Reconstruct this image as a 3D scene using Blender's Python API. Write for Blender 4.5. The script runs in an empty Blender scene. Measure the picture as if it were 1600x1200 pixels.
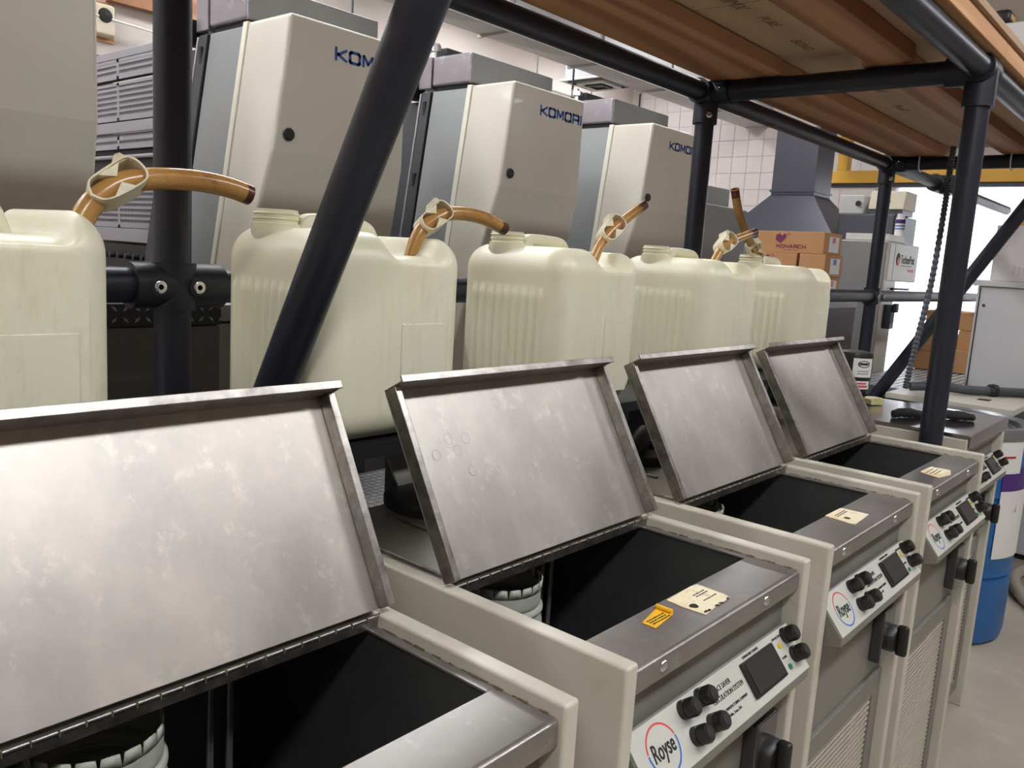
import bpy, bmesh, math, random
from mathutils import Vector, Matrix
random.seed(7)
scene = bpy.context.scene
C = scene.collection

# ------------------------------------------------------------------ camera
cam = bpy.data.objects.new('camera', bpy.data.cameras.new('camera'))
C.objects.link(cam)
cam.data.sensor_width = 36.0
cam.data.lens = 1302.2 / 1600 * 36
cam.data.clip_start = 0.02
_r, _d, _f = (0.6552016, -0.75290559, 0.06200032), (-0.07447884, -0.14604766, -0.98646996), (0.75177375, 0.64171898, -0.15176619)
cam.matrix_world = Matrix(((_r[0], -_d[0], -_f[0], -0.7175), (_r[1], -_d[1], -_f[1], -0.4277),
                           (_r[2], -_d[2], -_f[2], 1.4035), (0, 0, 0, 1)))
scene.camera = cam
# ------------------------------------------------------------------ world / exposure
w = bpy.data.worlds.new('daylight'); scene.world = w; w.use_nodes = True
bg = w.node_tree.nodes['Background']
bg.inputs[0].default_value = (0.93, 0.96, 1.0, 1); bg.inputs[1].default_value = 3.5
vs = scene.view_settings
vs.view_transform = 'Standard'; vs.look = 'None'; vs.gamma = 1.0; vs.use_curve_mapping = False
vs.exposure = 0.06
LAMP = 30.0          # emission of the added fixtures' diffusers

# ------------------------------------------------------------------ materials
def lin(c):
    return tuple(((v / 255) / 12.92 if v / 255 <= 0.04045 else ((v / 255 + 0.055) / 1.055) ** 2.4) for v in c) + (1,)
M = {}
def mat(name, col, rough=0.5, metal=0.0, col2=None, scale=6.0, amt=0.5, stretch=(1, 1, 1), bump=0.0, bscale=60,
        rvar=0.0, coat=0.0, emit=0, alpha=1.0, trans=0.0, sss=0.0, spec=0.5, dirt=None, dscale=25, damt=0.5):
    m = bpy.data.materials.new(name); m.use_nodes = True
    nt = m.node_tree; N = nt.nodes; b = N['Principled BSDF']
    b.inputs['Base Color'].default_value = lin(col); b.inputs['Roughness'].default_value = rough
    b.inputs['Metallic'].default_value = metal; b.inputs['Specular IOR Level'].default_value = spec
    b.inputs['Coat Weight'].default_value = coat
    b.inputs['Transmission Weight'].default_value = trans
    b.inputs['Alpha'].default_value = alpha
    if sss:
        b.inputs['Subsurface Weight'].default_value = sss; b.inputs['Subsurface Radius'].default_value = (0.03, 0.025, 0.012)
        b.inputs['Subsurface Scale'].default_value = 0.6
    if emit:
        b.inputs['Emission Color'].default_value = lin(col); b.inputs['Emission Strength'].default_value = emit
    if col2 or bump or rvar or dirt:
        tc = N.new('ShaderNodeTexCoord'); mp = N.new('ShaderNodeMapping'); mp.inputs['Scale'].default_value = stretch
        nt.links.new(tc.outputs['Object'], mp.inputs['Vector'])
    last = None
    if col2 or rvar:
        nz = N.new('ShaderNodeTexNoise'); nz.inputs['Scale'].default_value = scale; nz.inputs['Detail'].default_value = 6
        nz.inputs['Roughness'].default_value = 0.62
        nt.links.new(mp.outputs[0], nz.inputs['Vector'])
    if col2:
        rp = N.new('ShaderNodeValToRGB')
        rp.color_ramp.elements[0].position = 0.5 - amt / 2; rp.color_ramp.elements[1].position = 0.5 + amt / 2
        rp.color_ramp.elements[0].color = lin(col2); rp.color_ramp.elements[1].color = lin(col)
        nt.links.new(nz.outputs['Fac'], rp.inputs[0]); last = rp.outputs[0]
    if dirt:
        n2 = N.new('ShaderNodeTexNoise'); n2.inputs['Scale'].default_value = dscale; n2.inputs['Detail'].default_value = 8
        n2.inputs['Roughness'].default_value = 0.75
        nt.links.new(mp.outputs[0], n2.inputs['Vector'])
        r2 = N.new('ShaderNodeValToRGB'); r2.color_ramp.elements[0].position = 0.56; r2.color_ramp.elements[1].position = 0.72
        r2.color_ramp.elements[1].color = (damt, damt, damt, 1)
        nt.links.new(n2.outputs['Fac'], r2.inputs[0])
        mx = N.new('ShaderNodeMix'); mx.data_type = 'RGBA'
        nt.links.new(r2.outputs[0], mx.inputs[0])
        if last: nt.links.new(last, mx.inputs[6])
        else: mx.inputs[6].default_value = lin(col)
        mx.inputs[7].default_value = lin(dirt); last = mx.outputs[2]
    if last: nt.links.new(last, b.inputs['Base Color'])
    if rvar:
        mr = N.new('ShaderNodeMapRange'); mr.inputs[3].default_value = max(0.02, rough - rvar); mr.inputs[4].default_value = rough + rvar
        nt.links.new(nz.outputs['Fac'], mr.inputs[0]); nt.links.new(mr.outputs[0], b.inputs['Roughness'])
    if bump:
        n3 = N.new('ShaderNodeTexNoise'); n3.inputs['Scale'].default_value = bscale; n3.inputs['Detail'].default_value = 4
        nt.links.new(mp.outputs[0], n3.inputs['Vector'])
        bp = N.new('ShaderNodeBump'); bp.inputs['Strength'].default_value = bump; bp.inputs['Distance'].default_value = 0.004
        nt.links.new(n3.outputs['Fac'], bp.inputs['Height']); nt.links.new(bp.outputs[0], b.inputs['Normal'])
    M[name] = m
    return m

mat('steel_lid', (190, 183, 176), 0.42, 0.82, (164, 159, 153), 8, 0.34, (1, 1, 0.6), 0.03, 90, 0.08, dirt=(214, 208, 200), dscale=30, damt=0.55)
mat('steel', (168, 164, 160), 0.36, 0.8, (140, 136, 132), 9, 0.6, bump=0.02, rvar=0.10, dirt=(200, 197, 192), dscale=30, damt=0.5)
mat('steel_edge', (176, 171, 166), 0.34, 0.95, (120, 115, 110), 40, 0.4, rvar=0.1)
mat('steel_shiny', (176, 170, 170), 0.16, 0.95, (140, 130, 126), 5, 0.6, rvar=0.08)
mat('basket', (186, 188, 176), 0.5, 0, (156, 158, 146), 12, 0.5)
mat('tank_steel', (120, 120, 120), 0.40, 0.7, (92, 92, 92), 5, 0.5)
mat('cream_panel', (204, 199, 185), 0.42, 0, (196, 190, 174), 4, 0.5, bump=0.02, bscale=250, dirt=(150, 138, 112), dscale=18, damt=0.25)
mat('grime', (72, 60, 44), 0.8, 0, (120, 108, 84), 60, 0.5)
mat('grey_paint', (128, 126, 119), 0.45, 0, (118, 115, 108), 5, 0.5, bump=0.05, bscale=220)
mat('grey_mesh', (196, 188, 172), 0.4, 0.2)
mat('mesh_backing', (22, 20, 18), 0.9)
mat('face_plate', (205, 205, 196), 0.4, 0, (188, 188, 178), 14, 0.5)
mat('black_plastic', (24, 23, 22), 0.4, 0, (38, 35, 31), 30, 0.5)
mat('knob_cap', (46, 45, 43), 0.45)
mat('screen', (54, 53, 52), 0.25, coat=0.3)
mat('ink_black', (28, 28, 28), 0.6)
mat('ink_red', (214, 80, 84), 0.5); mat('ink_blue', (58, 108, 190), 0.5)
mat('led_green', (20, 120, 96), 0.3); mat('led_yellow', (226, 190, 40), 0.3)
mat('label_cream', (232, 222, 190), 0.6, 0, (214, 172, 110), 9, 0.35, dirt=(120, 84, 46), dscale=40, damt=0.7)
mat('label_yellow', (240, 190, 22), 0.5, 0, (214, 150, 10), 40, 0.5)
mat('label_white', (232, 232, 228), 0.5)
mat('chrome', (226, 226, 226), 0.18, 1.0)
mat('pipe', (33, 36, 50), 0.40, 0.1, (26, 28, 40), 10, 0.5, bump=0.04, bscale=140, rvar=0.06)
mat('fitting', (28, 30, 40), 0.45, 0.1, bump=0.12, bscale=220)
mat('jug', (230, 226, 202), 0.36, 0, (222, 219, 190), 5, 0.5, (1, 1, 0.4), 0.02, 30, dirt=(182, 172, 132), dscale=9, damt=0.4, sss=0.1)
mat('amber_hose', (192, 150, 84), 0.25, 0, (156, 106, 54), 9, 0.6, coat=0.3, dirt=(84, 50, 32), dscale=30, damt=0.6)
mat('clamp_plastic', (232, 225, 200), 0.45, 0, (205, 194, 160), 30, 0.4)
mat('hood_cream', (216, 211, 197), 0.30, 0, (208, 202, 187), 2.5, 0.6, coat=0.1, spec=0.5)
mat('hood_strip', (226, 222, 206), 0.35)
mat('press_grey', (150, 153, 153), 0.32, 0.2, (138, 141, 141), 3, 0.6)
mat('press_lilac', (172, 166, 172), 0.26, 0.45, (150, 144, 150), 5, 0.6, rvar=0.08)
mat('press_dark', (58, 60, 64), 0.4, 0.2)
mat('press_black', (22, 22, 25), 0.5)
mat('step_grey', (92, 92, 92), 0.45)
mat('stamp_ink', (112, 88, 66), 0.8)
mat('hose_tip', (96, 52, 30), 0.3, 0, (70, 38, 24), 30, 0.5)
mat('guard', (160, 158, 166), 0.35, 0.3)
mat('logo_blue', (34, 78, 158), 0.4)
mat('tread_steel', (150, 152, 156), 0.35, 0.35, (120, 122, 126), 12, 0.5)
mat('tread_lug', (232, 234, 236), 0.3, 0.3)
mat('tread_dark', (44, 46, 50), 0.45, 0.3)
mat('galvanised', (186, 186, 186), 0.45, 0.3, (168, 168, 168), 3, 0.5, rvar=0.08)
mat('hood_dark', (82, 82, 92), 0.4, 0.3)
mat('wall_paint', (206, 197, 190), 0.8, 0, (200, 190, 183), 1.5, 0.6, bump=0.02, bscale=120)
mat('block_wall', (216, 208, 206), 0.8, 0, (206, 198, 197), 2, 0.6, bump=0.05, bscale=100)
mat('mortar', (192, 183, 182), 0.9)
mat('ceiling_paint', (206, 196, 190), 0.85)
mat('concrete', (184, 174, 160), 0.55, 0, (156, 147, 134), 2.5, 0.5, bump=0.03, bscale=60, dirt=(205, 200, 192), dscale=5, damt=0.5)
mat('lamp', (250, 252, 255), 0.5, emit=LAMP)
mat('lamp_body', (235, 235, 232), 0.5)
mat('cardboard', (206, 156, 108), 0.75, 0, (196, 146, 98), 8, 0.5)
mat('cardboard_edge', (188, 134, 86), 0.8)
mat('monarch_ink', (124, 52, 92), 0.6)
mat('white_paint', (206, 206, 206), 0.4, 0, (196, 196, 198), 2, 0.5)
mat('carton_white', (222, 216, 216), 0.7, 0, (212, 206, 206), 5, 0.5)
mat('blue_drum', (36, 104, 168), 0.38, 0, (30, 92, 152), 5, 0.5, spec=0.5)
mat('drum_rim', (150, 152, 156), 0.35, 0.7)
mat('drum_dark', (36, 38, 42), 0.4, 0.2)
mat('purple_print', (78, 44, 120), 0.5)
mat('cloth_black', (18, 18, 22), 0.85, bump=0.4, bscale=80)
mat('rope', (176, 166, 150), 0.8)
mat('rubber', (20, 20, 22), 0.55)
mat('rubber_grey', (82, 84, 90), 0.5, 0, (62, 64, 70), 20, 0.5)
mat('brass', (120, 104, 70), 0.4, 0.7)
mat('orange_part', (196, 96, 34), 0.4)
mat('beige_plastic', (210, 200, 176), 0.5)
mat('techno_beige', (196, 190, 176), 0.4, 0, (188, 182, 168), 3, 0.5)
mat('techno_grey', (150, 150, 148), 0.4)
mat('yellow_paint', (214, 164, 58), 0.5)
mat('curtain', (246, 249, 255), 0.25, trans=0.95)
mat('fluid', (46, 34, 22), 0.2)
mat('soap', (206, 198, 150), 0.5, 0, (190, 180, 128), 30, 0.5)
mat('outside', (240, 240, 240), 0.9)

def wood(name, c1, c2, axis_stretch, ring=9.0):
    m = bpy.data.materials.new(name); m.use_nodes = True; nt = m.node_tree; N = nt.nodes; b = N['Principled BSDF']
    tc = N.new('ShaderNodeTexCoord'); mp = N.new('ShaderNodeMapping'); mp.inputs['Scale'].default_value = axis_stretch
    nt.links.new(tc.outputs['Object'], mp.inputs[0])
    nz = N.new('ShaderNodeTexNoise'); nz.inputs['Scale'].default_value = 1.3; nz.inputs['Detail'].default_value = 3
    nt.links.new(mp.outputs[0], nz.inputs['Vector'])
    wv = N.new('ShaderNodeTexWave'); wv.bands_direction = 'Y'; wv.inputs['Scale'].default_value = ring
    wv.inputs['Distortion'].default_value = 14; wv.inputs['Detail'].default_value = 2; wv.inputs['Detail Scale'].default_value = 0.6
    nt.links.new(mp.outputs[0], wv.inputs['Vector'])
    rp = N.new('ShaderNodeValToRGB'); rp.color_ramp.elements[0].color = lin(c2); rp.color_ramp.elements[1].color = lin(c1)
    rp.color_ramp.elements[0].position = 0.1; rp.color_ramp.elements[1].position = 0.7
    nt.links.new(wv.outputs['Fac'], rp.inputs[0])
    mx = N.new('ShaderNodeMix'); mx.data_type = 'RGBA'; mx.blend_type = 'MULTIPLY'; mx.inputs[0].default_value = 0.35
    nt.links.new(rp.outputs[0], mx.inputs[6]); nt.links.new(nz.outputs['Fac'], mx.inputs[7])
    nt.links.new(mx.outputs[2], b.inputs['Base Color']); b.inputs['Roughness'].default_value = 0.65
    M[name] = m
wood('lumber', (194, 144, 104), (158, 106, 70), (0.30, 2.6, 2.6), 1.1)
wood('lumber_pale', (222, 172, 122), (204, 150, 102), (0.4, 5, 5), 2.0)
wood('plywood', (198, 166, 134), (188, 154, 122), (0.3, 2, 2), 0.8)

# ------------------------------------------------------------------ mesh helpers
class MB:
    def __init__(s): s.v = []; s.f = []
    def add(s, vs, fs):
        o = len(s.v); s.v += [tuple(p) for p in vs]; s.f += [tuple(i + o for i in f) for f in fs]; return s
    def box(s, x0, x1, y0, y1, z0, z1):
        return s.add([(x0, y0, z0), (x1, y0, z0), (x1, y1, z0), (x0, y1, z0), (x0, y0, z1), (x1, y0, z1), (x1, y1, z1), (x0, y1, z1)],
                     [(0, 3, 2, 1), (4, 5, 6, 7), (0, 1, 5, 4), (1, 2, 6, 5), (2, 3, 7, 6), (3, 0, 4, 7)])
    def hexa(s, a, b):      # two quads -> closed solid
        return s.add(list(a) + list(b), [(3, 2, 1, 0), (4, 5, 6, 7), (0, 1, 5, 4), (1, 2, 6, 5), (2, 3, 7, 6), (3, 0, 4, 7)])
    def prism(s, poly, axis, a0, a1):   # polygon of the two other axes, extruded along axis
        def P(p, a):
            return {'x': (a, p[0], p[1]), 'y': (p[0], a, p[1]), 'z': (p[0], p[1], a)}[axis]
        n = len(poly)
        return s.add([P(p, a0) for p in poly] + [P(p, a1) for p in poly],
                     [tuple(range(n))[::-1], tuple(range(n, 2 * n))] + [(i, (i + 1) % n, n + (i + 1) % n, n + i) for i in range(n)])
    def tube(s, pts, r, n=12, cap=True, closed=False):
        pts = [Vector(p) for p in pts]; k = len(pts); rs = r if isinstance(r, (list, tuple)) else [r] * k
        rings = []; up = None
        for i, p in enumerate(pts):
            if closed: t = (pts[(i + 1) % k] - pts[i - 1])
            else: t = (pts[min(i + 1, k - 1)] - pts[max(i - 1, 0)])
            t.normalize()
            if up is None:
                up = Vector((0, 0, 1)) if abs(t.z) < 0.9 else Vector((0, 1, 0))
            a = t.cross(up).normalized(); up = a.cross(t).normalized()
            rings.append([p + (a * math.cos(2 * math.pi * j / n) + up * math.sin(2 * math.pi * j / n)) * rs[i] for j in range(n)])
        o = len(s.v); s.v += [tuple(q) for g in rings for q in g]
        for i in range(k if closed else k - 1):
            i2 = (i + 1) % k
            for j in range(n):
                s.f.append((o + i * n + j, o + i * n + (j + 1) % n, o + i2 * n + (j + 1) % n, o + i2 * n + j))
        if cap and not closed:
            s.f.append(tuple(o + j for j in range(n))[::-1]); s.f.append(tuple(o + (k - 1) * n + j for j in range(n)))
        return s
    def cyl(s, p0, p1, r, n=24, r2=None): return s.tube([p0, p1], [r, r if r2 is None else r2], n)
    def lathe(s, prof, c=(0, 0, 0), n=32, axis=None):    # prof (r, h) along +z (or axis)
        c = Vector(c); q = Vector((0, 0, 1)).rotation_difference(Vector(axis)) if axis else None
        o = len(s.v)
        for r, h in prof:
            for j in range(n):
                p = Vector((r * math.cos(2 * math.pi * j / n), r * math.sin(2 * math.pi * j / n), h))
                if q: p = q @ p
                s.v.append(tuple(c + p))
        for i in range(len(prof) - 1):
            for j in range(n):
                s.f.append((o + i * n + j, o + i * n + (j + 1) % n, o + (i + 1) * n + (j + 1) % n, o + (i + 1) * n + j))
        if prof[0][0] > 1e-6: s.f.append(tuple(o + j for j in range(n))[::-1])
        if prof[-1][0] > 1e-6: s.f.append(tuple(o + (len(prof) - 1) * n + j for j in range(n)))
        return s
    def mesh(s, name, material, smooth=False):
        me = bpy.data.meshes.new(name); me.from_pydata(s.v, [], s.f); me.validate()
        bm = bmesh.new(); bm.from_mesh(me)
        bmesh.ops.recalc_face_normals(bm, faces=bm.faces); bm.to_mesh(me); bm.free()
        me.materials.append(M[material] if isinstance(material, str) else material)
        if smooth:
            me.polygons.foreach_set('use_smooth', [True] * len(me.polygons))
        return me
    def build(s, name, material, parent=None, bevel=0, smooth=False, loc=None):
        o = bpy.data.objects.new(name, s.mesh(name, material, smooth)); C.objects.link(o)
        if parent: o.parent = parent
        if loc: o.location = loc
        if smooth and not bevel:
            md = o.modifiers.new('e', 'EDGE_SPLIT'); md.split_angle = math.radians(38)
        if bevel:
            md = o.modifiers.new('b', 'BEVEL'); md.width = bevel; md.segments = 2; md.limit_method = 'ANGLE'; md.angle_limit = math.radians(35)
            o.data.polygons.foreach_set('use_smooth', [True] * len(o.data.polygons))
            wn = o.modifiers.new('n', 'WEIGHTED_NORMAL'); wn.keep_sharp = False
        return o
def tag(o, label=None, cat=None, group=None, kind=None):
    if label: o['label'] = label
    if cat: o['category'] = cat
    if group: o['group'] = group
    if kind: o['kind'] = kind
    return o
def empty(name, loc=(0, 0, 0), rz=0, label=None, cat=None, group=None, kind=None):
    o = bpy.data.objects.new(name, None); C.objects.link(o); o.location = loc; o.rotation_euler = (0, 0, rz); o.empty_display_size = 0.05
    return tag(o, label, cat, group, kind)
def copy_tree(o, parent=None):
    c = o.copy(); C.objects.link(c); c.parent = parent
    for ch in list(o.children): copy_tree(ch, c)
    return c
def frame(o, x, y):     # matrix with origin o, x and y axes
    x = Vector(x).normalized(); z = x.cross(Vector(y)).normalized(); y = z.cross(x)
    return Matrix(((x[0], y[0], z[0], o[0]), (x[1], y[1], z[1], o[1]), (x[2], y[2], z[2], o[2]), (0, 0, 0, 1)))
def text(s, size, o, x, y, material, parent=None, name='lettering', wide=1.0, bold=0.0, align='LEFT', shear=0.0, ext=0.0004):
    cu = bpy.data.curves.new('t', 'FONT'); cu.body = s; cu.size = size; cu.offset = bold * size; cu.align_x = align
    cu.extrude = ext; cu.shear = shear; cu.resolution_u = 3
    ob = bpy.data.objects.new('t', cu); C.objects.link(ob)
    dg = bpy.context.evaluated_depsgraph_get()
    me = bpy.data.meshes.new_from_object(ob.evaluated_get(dg))
    bpy.data.objects.remove(ob); bpy.data.curves.remove(cu)
    me.transform(Matrix.Diagonal((wide, 1, 1, 1))); me.transform(frame(o, x, y))
    me.materials.clear(); me.materials.append(M[material]); me.name = name
    ob = bpy.data.objects.new(name, me); C.objects.link(ob)
    if parent: ob.parent = parent
    return ob
def bez(pts, n=8):      # Catmull-Rom through the points
    P = [Vector(p) for p in pts]; out = []
    for i in range(len(P) - 1):
        a = P[max(i - 1, 0)]; b = P[i]; c = P[i + 1]; d = P[min(i + 2, len(P) - 1)]
        for k in range(n):
            t = k / n
            out.append(0.5 * ((2 * b) + (c - a) * t + (2 * a - 5 * b + 4 * c - d) * t * t + (3 * b - a - 3 * c + d) * t ** 3))
    out.append(P[-1]); return out

GLY = {'K': [[(0, 0), (0, 1)], [(1, 1), (0.22, 0.47)], [(0.22, 0.47), (1, 0)]],
       'O': [[(0.12, 0), (0.88, 0), (1, 0.14), (1, 0.86), (0.88, 1), (0.12, 1), (0, 0.86), (0, 0.14), (0.12, 0)]],
       'M': [[(0, 0), (0, 1)], [(0.06, 1), (0.5, 0.25)], [(0.5, 0.25), (0.94, 1)], [(1, 1), (1, 0)]],
       'R': [[(0, 0), (0, 1), (0.86, 1), (1, 0.88), (1, 0.52), (0.86, 0.40), (0.25, 0.40)], [(0.98, 0.42), (1, 0)]],
       'I': [[(0, 0), (0, 1)]], 'N': [[(0, 0), (0, 1), (1, 0), (1, 1)]], 'A': [[(0, 0), (0.42, 1), (0.58, 1), (1, 0)], [(0.18, 0.3), (0.82, 0.3)]],
       'C': [[(1, 1), (0.12, 1), (0, 0.86), (0, 0.14), (0.12, 0), (1, 0)]], 'H': [[(0, 0), (0, 1)], [(1, 0), (1, 1)], [(0, 0.5), (1, 0.5)]]}
def block_text(s, h, lw, gap, th, o, x, y, material, parent, name='lettering', ext=0.0006):
    """heavy squared capitals laid out along x from o"""
    b = MB(); cx = th / 2
    for ch in s:
        wd = 0.0 if ch == 'I' else lw - th
        for st in GLY[ch]:
            P = [Vector((cx + p[0] * wd, th / 2 + p[1] * (h - th))) for p in st]
            for i in range(len(P) - 1):
                d = (P[i + 1] - P[i]).normalized(); n_ = Vector((-d.y, d.x)) * th / 2; e = d * th * (0.5 if ch not in 'M' else 0.3)
                q = [P[i] - e + n_, P[i] - e - n_, P[i + 1] + e - n_, P[i + 1] + e + n_]
                q = [(v.x, max(0, min(h, v.y))) for v in q]
                b.add([(v[0], v[1], 0) for v in q] + [(v[0], v[1], ext) for v in q], [(3, 2, 1, 0), (4, 5, 6, 7), (0, 1, 5, 4), (1, 2, 6, 5), (2, 3, 7, 6), (3, 0, 4, 7)])
        cx += wd + th + gap
    m = frame(o, x, y); b.v = [tuple(m @ Vector(v)) for v in b.v]
    return b.build(name, material, parent)
# ------------------------------------------------------------------ room
XA, XB, YA, YB, ZC = -4.5, 9.2, -5.0, 6.2, 3.85
tag(MB().box(XA, XB + 6, YA, YB, -0.1, 0).build('floor', 'concrete'), 'worn grey concrete workshop floor', kind='structure')
tag(MB().box(XA, XB, YA, YB, ZC, ZC + 0.1).build('ceiling', 'ceiling_paint'), 'pale painted workshop ceiling', kind='structure')
tag(MB().box(XA, XB, YB, YB + 0.1, 0, ZC).build('wall_back', 'wall_paint'), 'pale wall behind the printing press', kind='structure')
tag(MB().box(XA - 0.1, XA, YA, YB, 0, ZC).build('wall_left', 'wall_paint'), 'pale wall at the near end of the workshop', kind='structure')
tag(MB().box(XA, XB, YA - 0.1, YA, 0, ZC).build('wall_front', 'wall_paint'), 'pale wall across the aisle', kind='structure')
# end wall with a dock door opening (y 0.1..2.62, z 0..2.42)
DY0, DY1, DZ = -0.3, 2.62, 2.46
we = empty('wall_end', (XB, 0, 0), label='white block wall at the far end around the bright doorway', kind='structure')
b = MB(); b.box(0, 0.15, YA, DY0, 0, ZC); b.box(0, 0.15, DY1, YB, 0, ZC); b.box(0, 0.15, DY0, DY1, DZ, ZC)
b.build('wall_core', 'mortar', we)
bw, bh = 0.2, 0.2
blk = MB().box(-0.008, 0.001, 0.003, bw - 0.003, 0.003, bh - 0.003).mesh('block', 'block_wall')
nblk = 0
for r in range(int(ZC / bh)):
    y = 2.63
    while y + bw < YB:
        if r >= 6:
            o = bpy.data.objects.new('block', blk); C.objects.link(o); o.parent = we; o.location = (0, y, r * bh); nblk += 1
        y += bw
# fluorescent fixtures, added and placed for their light
def fixture(x, y, lx=1.2, ly=0.3, z=ZC, label=''):
    t = empty('added_light', (x, y, z), label=label, cat='ceiling light', group='added fluorescent fixtures')
    MB().box(-lx / 2, lx / 2, -ly / 2, ly / 2, -0.07, 0).build('housing', 'lamp_body', t)
    MB().box(-lx / 2 + 0.02, lx / 2 - 0.02, -ly / 2 + 0.02, ly / 2 - 0.02, -0.085, -0.0702).build('diffuser', 'lamp', t)
    return t
for x, y in ((-3.3, 1.5), (-3.3, 3.9), (-2.1, 2.75), (-0.65, 2.75), (0.5, 2.75), (1.65, 2.75), (2.8, 2.75), (5.3, 2.2), (-1.3, 5.0), (0.9, 5.2), (3.2, 5.4), (5.6, 5.4), (7.8, 5.4), (7.4, 3.2)):  # rows added to brighten the press side faces and the back wall
    fixture(x, y, label='white fluorescent ceiling fixture added to light the press sides and back wall')
for x in (-1.7, 0.1, 1.9, 5.2):       # added out of view, low so lids and jugs get more than the press
    t = fixture(x, -1.15, z=3.0, label='white fluorescent fixture hung low over the aisle')
    for q in (-0.5, 0.5):
        o = MB().cyl((q, 0, 0), (q, 0, ZC - 3.0), 0.004, 6).build('hanging_rod', 'press_dark', t)

# ------------------------------------------------------------------ pipe rack
rack = empty('pipe_rack', (0, 0, 0), label='black steel pipe rack carrying the wooden platform above the tanks', cat='rack')
PR = 0.0302; YBK = 0.95; YF = 0.159; ZR = 1.955; ZL = 1.317
XP = [-0.013, 1.768, 3.600]
def pipe(name, p0, p1, r=PR, m='pipe', n=28): return MB().cyl(p0, p1, r, n).build(name, m, rack, smooth=True)
for x in XP: pipe('post', (x, YBK, 0), (x, YBK, ZR))
pipe('post', (XP[1], YF, 0), (XP[1], YF, ZR))
pipe('top_rail', (-2.6, YBK, ZR), (6.35, YBK, ZR)); pipe('top_rail', (-2.6, YF, ZR), (3.75, YF, ZR))
pipe('low_rail', (-2.6, YBK, ZL), (5.75, YBK, ZL), 0.0295)
for x in XP[1:]: pipe('cross_rail', (x, YF, ZR), (x, YBK, ZR))
pipe('brace', (XP[0], 0.93, 0.675), (XP[0], 0.205, ZR - 0.01))
pipe('brace', (XP[2], 0.93, 0.72), (XP[2], 0.235, ZR - 0.01))
def screw(p, d, par, s=1.0):
    d = Vector(d).normalized(); q = Vector(p)
    b = MB(); b.lathe([(0.0105 * s, 0), (0.0105 * s, 0.005 * s), (0.0085 * s, 0.006 * s), (0.0045 * s, 0.006 * s), (0.0045 * s, 0.002 * s), (0.0, 0.002 * s)], q, 16, d)
    b.build('set_screw', 'chrome', par, smooth=True)
    b = MB(); b.lathe([(0.0155 * s, -0.004), (0.0155 * s, 0.0012 * s), (0.0106 * s, 0.002 * s)], q, 18, d)
    b.build('boss', 'fitting', par, smooth=True)
FR = 0.0385
# low crossover at the first post
ft = MB().cyl((XP[0] - 0.075, YBK, ZL), (XP[0] + 0.085, YBK, ZL), FR).cyl((XP[0], YBK, ZL - 0.04), (XP[0], YBK, ZL + 0.04), FR).build('fitting', 'fitting', rack, smooth=True)
screw((XP[0] - 0.042, YBK - FR, ZL), (0, -1, 0), ft); screw((XP[0] + 0.025, YBK - FR - 0.002, ZL), (0, -1, 0), ft)
for x in XP[1:]:
    f = MB().cyl((x - 0.06, YBK, ZR), (x + 0.045, YBK, ZR), FR).cyl((x, YBK, ZR), (x, YBK, ZR - 0.095), FR).cyl((x, YBK, ZR), (x, YBK - 0.085, ZR), FR)
    f = f.build('fitting', 'fitting', rack, smooth=True)
    screw((x - 0.028, YBK - 0.028, ZR - 0.072), (-0.7, -0.7, 0), f, 0.9); screw((x - 0.030, YBK - 0.062, ZR + 0.012), (-0.9, -0.1, 0.35), f, 0.9)
    f = MB().cyl((x - 0.045, YF, ZR), (x + 0.045, YF, ZR), FR).cyl((x, YF, ZR), (x, YF, ZR - 0.095), FR).cyl((x, YF, ZR), (x, YF + 0.085, ZR), FR)
    f.build('fitting', 'fitting', rack, smooth=True)
f = MB().cyl((XP[2] - 0.04, YBK, ZL), (XP[2] + 0.04, YBK, ZL), FR).cyl((XP[2], YBK, ZL - 0.04), (XP[2], YBK, ZL + 0.04), FR).build('fitting', 'fitting', rack, smooth=True)
for dx in (-0.02, 0.06): screw((XP[2] + dx, YBK - FR, ZL), (-0.3, -1, 0), f, 0.9)
f = MB().cyl((4.42, YBK, ZR), (4.62, YBK, ZR), FR + 0.01).box(4.47, 4.60, 0.87, 0.93, 1.90, 2.0).build('clamp', 'fitting', rack, smooth=True)
MB().cyl((4.53, 0.86, 1.80), (4.53, 0.86, 2.02), 0.012, 10).build('threaded_rod', 'drum_rim', f, smooth=True)
# zip ties round the far cross rail
for y in (0.80, 0.42):
    MB().tube([(XP[2] + 0.036 * math.cos(a), y, ZR + 0.006 + 0.045 * math.sin(a)) for a in [i * math.pi / 8 for i in range(16)]], 0.003, 6, closed=True).build('cable_tie', 'lamp_body', rack, smooth=True)

# ------------------------------------------------------------------ wooden platform on the rack
deck = empty('wooden_platform', (0, 0, 1.986), label='wooden storage platform of lumber and plywood lying on the black pipe rack', cat='platform')
def board(n, x0, x1, y0, y1, z0, z1, m, bev=0.003):
    o = MB().box(x0, x1, y0, y1, z0 - 1.986, z1 - 1.986).build(n, m, deck, bevel=bev); return o
X0D, X1D = -2.6, 3.68
board('plank', X0D, 1.735, 0.692, 0.924, 1.986, 2.028, 'lumber'); board('plank', 1.739, X1D, 0.700, 0.930, 1.986, 2.028, 'lumber')
board('plank', X0D, 1.735, 0.320, 0.440, 1.986, 2.028, 'lumber'); board('plank', 1.739, X1D, 0.350, 0.462, 1.986, 2.028, 'lumber')
board('fascia_board', X0D, 1.80, 0.118, 0.205, 1.986, 2.030, 'lumber_pale'); board('fascia_board', 1.803, X1D, 0.118, 0.205, 1.986, 2.030, 'lumber_pale')
board('plywood_sheet', X0D, 1.20, 0.108, 0.94, 2.0305, 2.049, 'plywood', 0.001); board('plywood_sheet', 1.203, X1D, 0.108, 0.94, 2.0305, 2.049, 'plywood', 0.001)
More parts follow.
